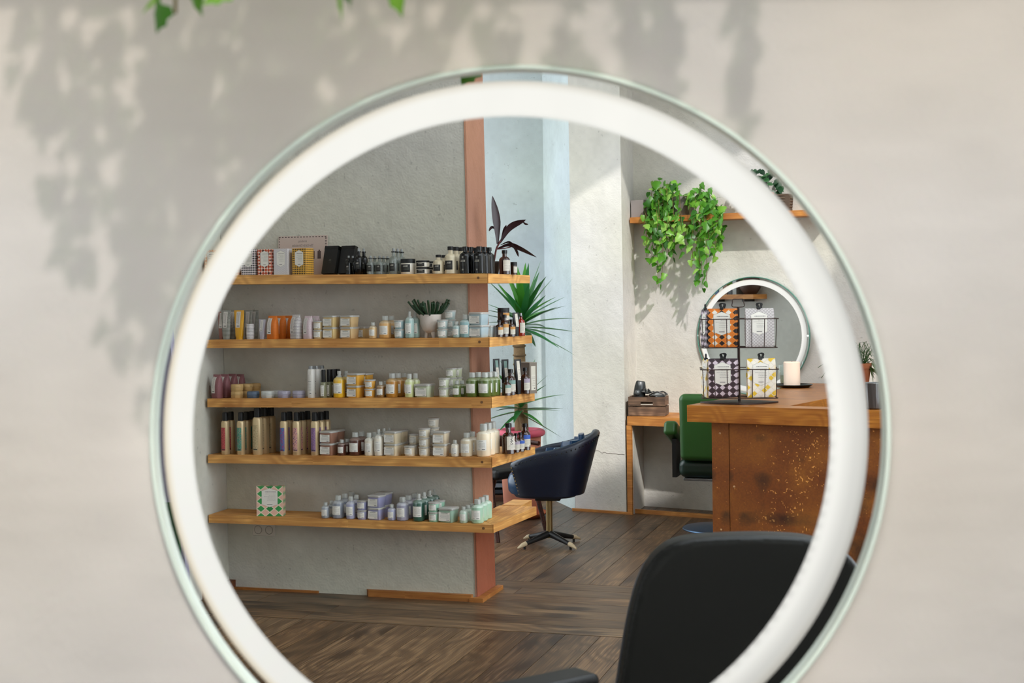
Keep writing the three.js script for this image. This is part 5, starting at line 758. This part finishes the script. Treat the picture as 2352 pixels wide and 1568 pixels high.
// ---------- chairs and floor plants ----------
function shellGeo(R, depthScale, y0, topFn, thick, a0, a1, N = 56, taper = 0.8, rake = 0) {   // upholstered tub: a wall swept round the seat, open at the front (+x is the back)
  const pos = [], idx = [], M0 = 12, uv = [];
  for (let i = 0; i <= N; i++) {
    const a = a0 + (a1 - a0) * i / N, top = topFn(a), c = Math.cos(a), s = Math.sin(a), q = 0.8, cx = Math.sign(c) * Math.abs(c) ** q, sz = Math.sign(s) * Math.abs(s) ** q;
    const P = (f, r, yy) => { const k = taper + (1 - taper) * f, rk = rake * f * Math.max(0, c); return [(R * k - r) * cx + rk, yy, (R * depthScale * k - r) * sz]; };
    const prof = []; for (let j = 0; j <= 4; j++) { const f = j / 4; prof.push(P(f, 0, y0 + (top - y0) * f)); }
    prof.push(P(1, thick * 0.15, top + thick * 0.32), P(1, thick * 0.5, top + thick * 0.45), P(1, thick * 0.85, top + thick * 0.32)); for (let j = 4; j >= 0; j--) { const f = j / 4; prof.push(P(f, thick, y0 + (top - y0) * f)); }
    for (const [k, p] of prof.entries()) { pos.push(...p); uv.push(i / N * 2, k / 12); }
  }
  const W = 13; for (let i = 0; i < N; i++) for (let j = 0; j < W - 1; j++) { const a = i * W + j, b = a + W; idx.push(a, a + 1, b + 1, a, b + 1, b); }
  for (const [i, f] of [[0, 1], [N, 0]]) for (let j = 1; j < W - 1; j++) f ? idx.push(i * W, i * W + j + 1, i * W + j) : idx.push(i * W, i * W + j, i * W + j + 1);
  for (let i = 0; i < N; i++) { const a = i * W, b = a + W; idx.push(a, b, b + W - 1, a, b + W - 1, a + W - 1); }
  const g = new THREE.BufferGeometry(); g.setAttribute('position', new THREE.Float32BufferAttribute(pos, 3)); g.setAttribute('uv', new THREE.Float32BufferAttribute(uv, 2)); g.setIndex(idx); return toCreasedNormals(g, 0.9);
}
{ // blue tub chair, seen from its side, back to the right
  const c = V(0.222, 0, -9.12), T = thing('tub_chair', 'dark blue leather tub chair on a four star swivel base', 'chair', c, -0.16);
  const blue = phys({ color: rgb(2, 18, 42), roughness: 0.34, clearcoat: 0.25, clearcoatRoughness: 0.4, bumpMap: plasterBump, bumpScale: 0.001 }), blueSeat = phys({ color: rgb(14, 56, 92), roughness: 0.38, clearcoat: 0.2 }), brass = std({ color: rgb(150, 126, 84), metalness: 0.7, roughness: 0.35 }), iron = std({ color: rgb(34, 33, 32), roughness: 0.5, metalness: 0.4 }), pale = std({ color: rgb(196, 176, 142), roughness: 0.55 });
  const R = 0.285, top = (a) => { const k = Math.min(1, Math.abs(a) / 2.35); return 0.725 - 0.19 * k ** 1.15; };
  part('shell', shellGeo(R, 0.98, 0.34, top, 0.05, -2.35, 2.35, 56, 0.80, 0.045), blue, T);
  for (let k = 0; k < 7; k++) { const a = -1.5 + k * 0.5; part('back_tuft', loft([[0, 0.066, 0.014, 3], [0.1, 0.07, 0.02, 3], [0.2, 0.07, 0.02, 3], [0.235, 0.06, 0.016, 3]], 18).rotateY(-a - Math.PI / 2 + Math.PI).translate(Math.cos(a) * (R - 0.062) * 0.95, top(a) - 0.243, Math.sin(a) * (R - 0.062) * 0.95), blueSeat, T); }
  part('seat', loft([[0.345, 0.195, 0.185, 3], [0.365, 0.21, 0.195, 3], [0.43, 0.215, 0.2, 3], [0.465, 0.2, 0.185, 3], [0.475, 0.15, 0.14, 3]], 40).translate(-0.045, 0, 0), blueSeat, T);
  part('seat_pan', loft([[0.325, 0.195, 0.195, 3], [0.345, 0.21, 0.2, 3]], 36).translate(-0.015, 0, 0), blue, T);
  part('under_box', box(0.16, 0.03, 0.16, 0, 0.295, 0, 0.006), iron, T);
  const studs = [], sg = new THREE.SphereGeometry(0.0045, 8, 6); for (const s of [-1, 1]) for (let k = 0; k < 9; k++) { const a = s * 2.30, f = k / 8, kk = 0.80 + 0.2 * f, y = 0.35 + (top(a) - 0.37) * f, cx = -(Math.abs(Math.cos(a)) ** 0.8), sz = s * Math.abs(Math.sin(a)) ** 0.8; studs.push([R * kk * cx, y, R * 0.98 * kk * sz]); }
  for (let k = 0; k < 22; k++) { const a = 0.1 + k * 0.098, cx = Math.sign(Math.cos(a)) * Math.abs(Math.cos(a)) ** 0.8, sz = Math.sin(a) ** 0.8; studs.push([(R + 0.001) * cx + 0.045 * Math.max(0, Math.cos(a)), top(a) - 0.012, R * 0.98 * sz]); }
  studs.forEach((q, i) => part('stud', sg, i < 18 ? brass : iron, T).position.set(...q));
  part('column', rod(V(0, 0.05, 0), V(0, 0.30, 0), 0.021, 0.021, 16), brass, T);
  for (let k = 0; k < 4; k++) { const a = 0.46 + k * Math.PI / 2 + 0.28, d = V(Math.cos(a), 0, Math.sin(a)), q = (r, y) => V(d.x * r, y, d.z * r), L = part('leg', rod(q(0.01, 0.075), q(0.20, 0.032), 0.024, 0.014, 6), iron, T); part('foot', merge([rod(q(0.195, 0.034), q(0.225, 0.026), 0.0155, 0.014, 10), rod(q(0.224, 0.026), q(0.262, 0.012), 0.0135, 0.005, 10)]), pale, L); part('glide', rod(q(0.205, 0), q(0.205, 0.025), 0.008), iron, L); }
}
{ // wooden chair behind the partition
  const T = thing('wooden_chair', 'brown wooden chair with olive woven back, behind the shelf ends', 'chair', V(-0.16, 0, -9.62), 0.9), wd = std({ map: floorTex, color: rgb(150, 86, 62), roughness: 0.5 }), weave = std({ color: rgb(96, 88, 54), roughness: 0.9, map: PT.rope, bumpMap: plasterBump, bumpScale: 0.004 });
  for (const s of [-1, 1]) { part('leg', rod(V(s * 0.26, 0, -0.27), V(s * 0.21, 0.62, -0.06), 0.017, 0.02, 10), wd, T); part('leg', rod(V(s * 0.26, 0, 0.27), V(s * 0.21, 0.5, 0.16), 0.015, 0.019, 10), wd, T); part('armrest', rod(V(s * 0.23, 0.60, 0.24), V(s * 0.22, 0.63, -0.2), 0.016, 0.016, 10), wd, T); }
  part('seat', new RoundedBoxGeometry(0.46, 0.07, 0.46, 3, 0.025).translate(0, 0.43, 0.02), M.blackMatt, T); part('backrest', new RoundedBoxGeometry(0.44, 0.30, 0.05, 3, 0.02).rotateX(-0.22).translate(0, 0.66, -0.18), weave, T); part('rail', rod(V(-0.22, 0.385, -0.13), V(0.22, 0.385, -0.13), 0.014), wd, T);
}
{ // second swivel base partly seen under it
  const p = at(1172, 1212, 9.75), T = thing('swivel_stool', 'low black swivel stool whose base shows under the wooden chair', 'stool', V(-0.34, 0, -10.12), -0.75), iron = std({ color: rgb(30, 30, 30), roughness: 0.45, metalness: 0.4 });
  part('seat', loft([[0.30, 0.16, 0.16, 2], [0.31, 0.17, 0.17, 2], [0.35, 0.17, 0.17], [0.36, 0.15, 0.15]], 28), M.blackMatt, T); part('column', rod(V(0, 0.04, 0), V(0, 0.3, 0), 0.018), iron, T);
  for (let k = 0; k < 4; k++) part('leg', rod(V(0, 0.045, 0), V(0.24 * Math.cos(k * 1.571 + 0.2), 0.02, 0.24 * Math.sin(k * 1.571 + 0.2)), 0.014, 0.01), iron, T);
}
{ // green salon chair at the station, seen from behind
  const T = thing('salon_chair', 'green upholstered salon chair with armrests beside the counter', 'chair', V(1.375, 0, -9.66), Math.PI - 0.30), gr = phys({ color: rgb(44, 92, 34), roughness: 0.42, clearcoat: 0.2 }), dkg = phys({ color: rgb(14, 44, 32), roughness: 0.4, clearcoat: 0.25 }), chrome = std({ color: rgb(150, 158, 166), metalness: 0.9, roughness: 0.2 });
  part('backrest', new RoundedBoxGeometry(0.42, 0.45, 0.09, 4, 0.04).rotateX(-0.08).translate(0, 0.71, -0.20), gr, T); part('seat', new RoundedBoxGeometry(0.46, 0.13, 0.46, 4, 0.05).translate(0, 0.43, 0.05), dkg, T); part('seat_rail', box(0.40, 0.018, 0.40, 0, 0.345, 0.05, 0.004), chrome, T);
  for (const s of [-1, 1]) { part('armrest', new RoundedBoxGeometry(0.095, 0.10, 0.30, 4, 0.028).rotateX(0.34).translate(s * 0.285, 0.655, -0.02), gr, T); part('arm_support', prism([[s * 0.255, -0.10], [s * 0.285, -0.10], [s * 0.285, 0.05], [s * 0.255, 0.05]], 0.36, 0.62), M.blackMatt, T); }
  part('column', rod(V(0, 0.02, 0.03), V(0, 0.35, 0.03), 0.03, 0.03, 18), chrome, T); part('base_disc', lathe([[0, 0.032], [0.05, 0.03], [0.17, 0.018], [0.235, 0.012], [0.24, 0.004], [0.24, 0], [0, 0]], 48).translate(0, 0, 0.03), std({ color: rgb(96, 124, 156), metalness: 0.75, roughness: 0.28 }), T);
}
{ // black salon chair in front of the mirror
  const D = 3.0, k = D / FPX, pc = at(1712, 1230, D), T = thing('salon_chair', 'black leather salon chair with rounded back in front of the mirror', 'chair', V(pc.x, 0, -3.02), 0.0);
  const lea = phys({ color: rgb(17, 18, 15), roughness: 0.5, specularIntensity: 0.7, bumpMap: plasterBump, bumpScale: 0.0008 }), piping = phys({ color: rgb(60, 62, 70), roughness: 0.35, clearcoat: 0.4 }), chrome = std({ color: rgb(190, 190, 190), metalness: 0.9, roughness: 0.2 });
  // outline measured on the photograph: half width at each height above the seat
  const yT = pc.y + 0.002, prof = (t) => 0.212 + 0.075 * t, Hh = 0.62;   // t: 0 at the top, 1 at the bottom
  const outline = []; const rc = 0.085; const N = 10;
  const left = (t) => -prof(t) + 0.0, sh = new THREE.Shape();
  { const m = (px, py) => new THREE.Vector2((px - 1712) * k * 0.96, Hh + (1226 - py) * k); const P0 = [[1424, 1568], [1442, 1460], [1460, 1372], [1484, 1300], [1524, 1252], [1580, 1232], [1700, 1226], [1800, 1228], [1870, 1236], [1930, 1258], [1972, 1308], [1996, 1390], [2014, 1480], [2024, 1568]].map((q) => m(...q)); sh.moveTo(-0.29, 0); sh.lineTo(P0[0].x, P0[0].y); sh.splineThru(P0.slice(1)); sh.lineTo(0.31, 0); sh.lineTo(-0.29, 0); }
  const g = new THREE.ExtrudeGeometry(sh, { depth: 0.05, bevelEnabled: true, bevelThickness: 0.022, bevelSize: 0.018, bevelSegments: 5, curveSegments: 18 }); g.translate(0, yT - Hh - 0.018, -0.025); g.rotateX(0.0);
  const b = part('backrest', toCreasedNormals(g, 0.8), lea, T); b.position.z = 0.0;
  const pts = sh.getPoints(18).slice(1, -1).map((q) => V(q.x * 1.07, q.y + yT - Hh - 0.012, -0.022)); part('piping', new THREE.TubeGeometry(new THREE.CatmullRomCurve3(pts), 90, 0.005, 6), piping, b);
  part('seat', new RoundedBoxGeometry(0.54, 0.13, 0.52, 5, 0.05).translate(0, 0.46, -0.30), lea, T); part('seat_base', box(0.46, 0.03, 0.44, 0, 0.36, -0.3, 0.006), chrome, T);
  const armP = at(1310, 1572, 2.78);
  for (const s of [-1, 1]) { const ax = s < 0 ? armP.x - pc.x - 0.035 : 0.36; part('armrest', new RoundedBoxGeometry(0.085, 0.032, 0.36, 4, 0.014).rotateY(s < 0 ? -0.95 : 0.1).translate(ax - (s < 0 ? 0.07 : 0), armP.y - 0.016, -0.22 + (s < 0 ? 0.45 : 0)), M.blackMatt, T); part('arm_post', rod(V(ax + (s < 0 ? 0.06 : 0), 0.42, 0.05), V(ax, armP.y - 0.03, 0.05), 0.012), chrome, T); }
  part('column', rod(V(0, 0.03, -0.3), V(0, 0.37, -0.3), 0.03, 0.03, 18), chrome, T); part('base_disc', lathe([[0, 0.034], [0.05, 0.032], [0.22, 0.014], [0.29, 0.008], [0.29, 0], [0, 0]], 48).translate(0, 0, -0.3), chrome, T);
}
// yucca in a big clay pot
{
  const c = at(1183, 1182, 10.42); const T = thing('potted_yucca', 'tall yucca with two leaf crowns in a big clay pot with pink rim', 'plant', V(0.03, 0, -10.35)), L = (px, py, D = 10.35) => at(px, py, D).sub(T.position);
  part('saucer', lathe([[0, 0.008], [0.15, 0.008], [0.185, 0.035], [0.192, 0.035], [0.16, 0], [0, 0]], 40).translate(0.02, 0, 0), std({ color: rgb(206, 112, 62), roughness: 0.7 }), T);
  part('pot', lathe([[0, 0.012], [0.125, 0.012], [0.14, 0.30], [0.15, 0.60], [0.14, 0.60], [0.13, 0.54], [0, 0.54]], 40).translate(0.02, 0, 0), std({ color: rgb(206, 134, 108), roughness: 0.8 }), T);
  part('pot_rim', new THREE.TorusGeometry(0.155, 0.026, 12, 44).rotateX(Math.PI / 2).translate(0.02, 0.61, 0), std({ color: rgb(226, 96, 120), roughness: 0.6 }), T, 'pink rim with pale patches'); part('soil', lathe([[0, 0.545], [0.135, 0.545], [0, 0.57]], 24).translate(0.02, 0, 0), std({ color: rgb(130, 120, 112), roughness: 1 }), T);
  const bark = std({ color: rgb(150, 122, 90), roughness: 0.95, bumpMap: plasterBump, bumpScale: 0.012 }), top1 = L(1192, 778), low = L(1196, 938);
  part('trunk', merge([rod(V(0.03, 0.55, 0), V(top1.x, top1.y, 0), 0.052, 0.04, 16), ...[0, 1, 2, 3, 4, 5, 6, 7].map((k) => { const f = 0.3 + k * 0.09, x = 0.03 + (top1.x - 0.03) * f, y = 0.55 + (top1.y - 0.55) * f; return new THREE.TorusGeometry(0.044, 0.006, 6, 16).rotateX(Math.PI / 2 + 0.1).translate(x, y, 0); })]), bark, T);
  part('offshoot', rod(V(0.06, 0.55, 0.04), V(low.x, low.y, 0.06), 0.028, 0.022, 12), bark, T);
  const blade = (b, dir, len, w, droop) => { const pos = [], idx = [], N = 10, side = V(0, 1, 0).cross(dir).normalize(); if (side.lengthSq() < 0.1) side.set(1, 0, 0); for (let i = 0; i <= N; i++) { const f = i / N, p = b.clone().addScaledVector(dir, len * f); p.y -= droop * f * f * len; const ww = w * Math.min(1, 0.45 + f * 2) * (1 - f ** 2.4) * 0.5 + 0.0006; const up = V(0, ww * 0.35, 0); pos.push(...p.clone().addScaledVector(side, ww).add(up).toArray(), ...p.toArray(), ...p.clone().addScaledVector(side, -ww).add(up).toArray()); } for (let i = 0; i < N; i++) { const a = i * 3; idx.push(a, a + 3, a + 4, a, a + 4, a + 1, a + 1, a + 4, a + 5, a + 1, a + 5, a + 2); } const g = new THREE.BufferGeometry(); g.setAttribute('position', new THREE.Float32BufferAttribute(pos, 3)); g.setIndex(idx); g.computeVertexNormals(); return g; };
  const ym = [leafMat(62, 138, 48, 0.42), leafMat(92, 166, 62, 0.45), leafMat(44, 112, 48, 0.36), leafMat(70, 146, 84, 0.4)];
  const crown = (c0, n, len, lo, hi, w) => { for (let k = 0; k < n; k++) { const f = (k + 0.5) / n, a = k * 2.399 + rr(-0.2, 0.2), el = lo + (hi - lo) * f ** 0.85 + rr(-0.12, 0.12), d = V(Math.cos(a) * Math.cos(el), Math.sin(el), Math.sin(a) * Math.cos(el)); part('leaf', blade(c0.clone().add(V(0, f * 0.14 - 0.04, 0)), d, len * rr(0.8, 1.08), w * rr(0.85, 1.2), rr(0.02, 0.16) * (1.3 - f)), ym[Math.floor(rnd() * 4)], T); } };
  crown(V(top1.x + 0.03, top1.y + 0.10, 0), 50, 0.39, -0.35, 1.30, 0.056); crown(V(low.x, low.y, 0.06), 30, 0.32, -0.5, 1.25, 0.05);
}
// dark red leafed plant in a small pot on the top shelf end
{
  const S = SHELVES[0], t = -0.12, s = colS(1135, t), y = S.top(s, t) + 0.0006, base = sl(s, t, y), T = thing('potted_tradescantia', 'dark burgundy plant with long pointed leaves behind the black bottles, top shelf', 'plant', base), L = (px, py) => at(px, py, -base.z).sub(base);
  part('pot', potGeo(0.034, 0.07), std({ color: rgb(70, 60, 54), roughness: 0.7 }), T); part('soil', lathe([[0, 0.061], [0.03, 0.061], [0, 0.064]], 14), soilMat, T);
  const dm = phys({ color: rgb(44, 18, 24), roughness: 0.35, side: THREE.DoubleSide, transmission: 0.08, thickness: 0 }), stemM = std({ color: rgb(92, 40, 40), roughness: 0.6 }), n1 = L(1140, 572), n2 = L(1150, 552);
  part('stem', merge([tube([V(0, 0.06, 0), n1, n2], 0.0055, 14, 6), tube([n1, L(1160, 570), L(1176, 566)], 0.003, 10, 5)]), stemM, T);
  const blade2 = (pts, w, tw) => { const c = new THREE.CatmullRomCurve3(pts), N = 14, pos = [], idx = []; for (let i = 0; i <= N; i++) { const f = i / N, p = c.getPoint(f), d = c.getTangent(f), sd = V(-d.y, d.x, tw).normalize(), ww = w * (0.35 + 1.3 * f) * (1 - f ** 2.6) * (f < 0.5 ? 0.6 + 0.8 * f : 1) * 0.5 + 0.0005; pos.push(...p.clone().addScaledVector(sd, ww).add(V(0, 0, 0.008 * ww / w)).toArray(), ...p.clone().add(V(0, 0, -0.25 * ww)).toArray(), ...p.clone().addScaledVector(sd, -ww).toArray()); } for (let i = 0; i < N; i++) { const a = i * 3; idx.push(a, a + 3, a + 4, a, a + 4, a + 1, a + 1, a + 4, a + 5, a + 1, a + 5, a + 2); } const g = new THREE.BufferGeometry(); g.setAttribute('position', new THREE.Float32BufferAttribute(pos, 3)); g.setIndex(idx); g.computeVertexNormals(); return g; };
  for (const [pts, w] of [[[[1143, 560], [1141, 510], [1131, 450]], 0.052], [[[1148, 558], [1172, 522], [1208, 505]], 0.042], [[[1152, 546], [1158, 530], [1163, 517]], 0.02], [[[1142, 528], [1130, 522], [1123, 531]], 0.018], [[[1140, 572], [1170, 562], [1192, 570], [1232, 591]], 0.03], [[[1178, 566], [1186, 576], [1191, 590]], 0.016], [[[1200, 508], [1206, 514], [1213, 516]], 0.012], [[[1150, 562], [1170, 556], [1184, 570]], 0.012]]) part('leaf', blade2(pts.map((q, i) => L(...q).add(V(0, 0, i * 0.012))), w, 0.4), dm, T);
}
// dark louvred heater box at the foot of the blue wall
{
  const T = thing('floor_vent', 'low dark slatted heater box at the foot of the blue wall', 'heater', V(-0.42, 0, -11.2)), dk = std({ color: rgb(44, 46, 54), roughness: 0.5 }), gy = std({ color: rgb(120, 126, 136), roughness: 0.5 });
  part('case', box(1.3, 0.05, 0.16, 0, 0, 0), std({ map: floorTex, color: rgb(150, 110, 92), roughness: 0.6 }), T); for (let k = 0; k < 4; k++) part('slat', box(1.28, 0.028, 0.12, 0, 0.06 + k * 0.05, 0.0), k % 2 ? gy : dk, T); part('back', box(1.28, 0.24, 0.02, 0, 0.05, -0.06), gy, T);
}
{ // shelf on the partition's rear side: the second mirror shows it
  const y = 1.60, S = thing('display_shelf', 'oak shelf on the rear of the partition, seen in the second mirror', 'shelf', null); part('board', prism([slp(-1.43, -0.327), slp(-0.78, -0.327), slp(-0.78, -0.56), slp(-1.43, -0.56)], y - 0.045, y), oakWarm, S); part('bracket', merge([-1.3, -0.95].map((s) => prism([slp(s, -0.327), slp(s + 0.03, -0.327), slp(s + 0.03, -0.5), slp(s, -0.5)], y - 0.07, y - 0.045))), M.blackMatt, S);
  for (let k = 0; k < 5; k++) { const p = sl(-1.24 + k * 0.052, -0.43, y + 0.0006), B = thing('book', `${['blue', 'white', 'brown', 'black', 'grey'][k]} spined book on the rear shelf in the second mirror`, 'book', p, -TH + Math.PI, 'books on the rear shelf'); const c = [[70, 90, 130], [214, 208, 198], [120, 84, 60], [40, 40, 44], [150, 150, 148]][k], h = 0.2 + (k * 7 % 5) * 0.012; part('cover', merge([box(0.003, h, 0.15, -0.02), box(0.003, h, 0.15, 0.02), box(0.043, h, 0.003, 0, 0, 0.075)]), col(c, 0.6), B); part('pages', box(0.036, h - 0.01, 0.14, 0, 0.004, 0), M.white, B); }
  const P = thing('potted_plant', 'dark round pot with drooping green plant, seen in the second mirror', 'plant', sl(-0.89, -0.445, y + 0.0006)); part('pot', lathe([[0, 0], [0.06, 0], [0.10, 0.06], [0.10, 0.12], [0.08, 0.17], [0.072, 0.17], [0.07, 0.14], [0, 0.14]], 28), std({ color: rgb(70, 44, 32), roughness: 0.6 }), P); part('soil', lathe([[0, 0.138], [0.07, 0.138], [0, 0.145]], 14), soilMat, P);
  for (let k = 0; k < 40; k++) { const a = rr(0, 6.28), q = rr(0.02, 0.09); part('leaf', ivyGeos[k % 3], ivyMats[2], P).applyMatrix4(placeLeaf(V(q * Math.cos(a), 0.2 + rr(-0.03, 0.08) - q * 0.3, q * Math.sin(a)), rr(1, 1.5), V(Math.cos(a), 0.6, Math.sin(a))).matrix); }
}
renderer.render(scene, camera);
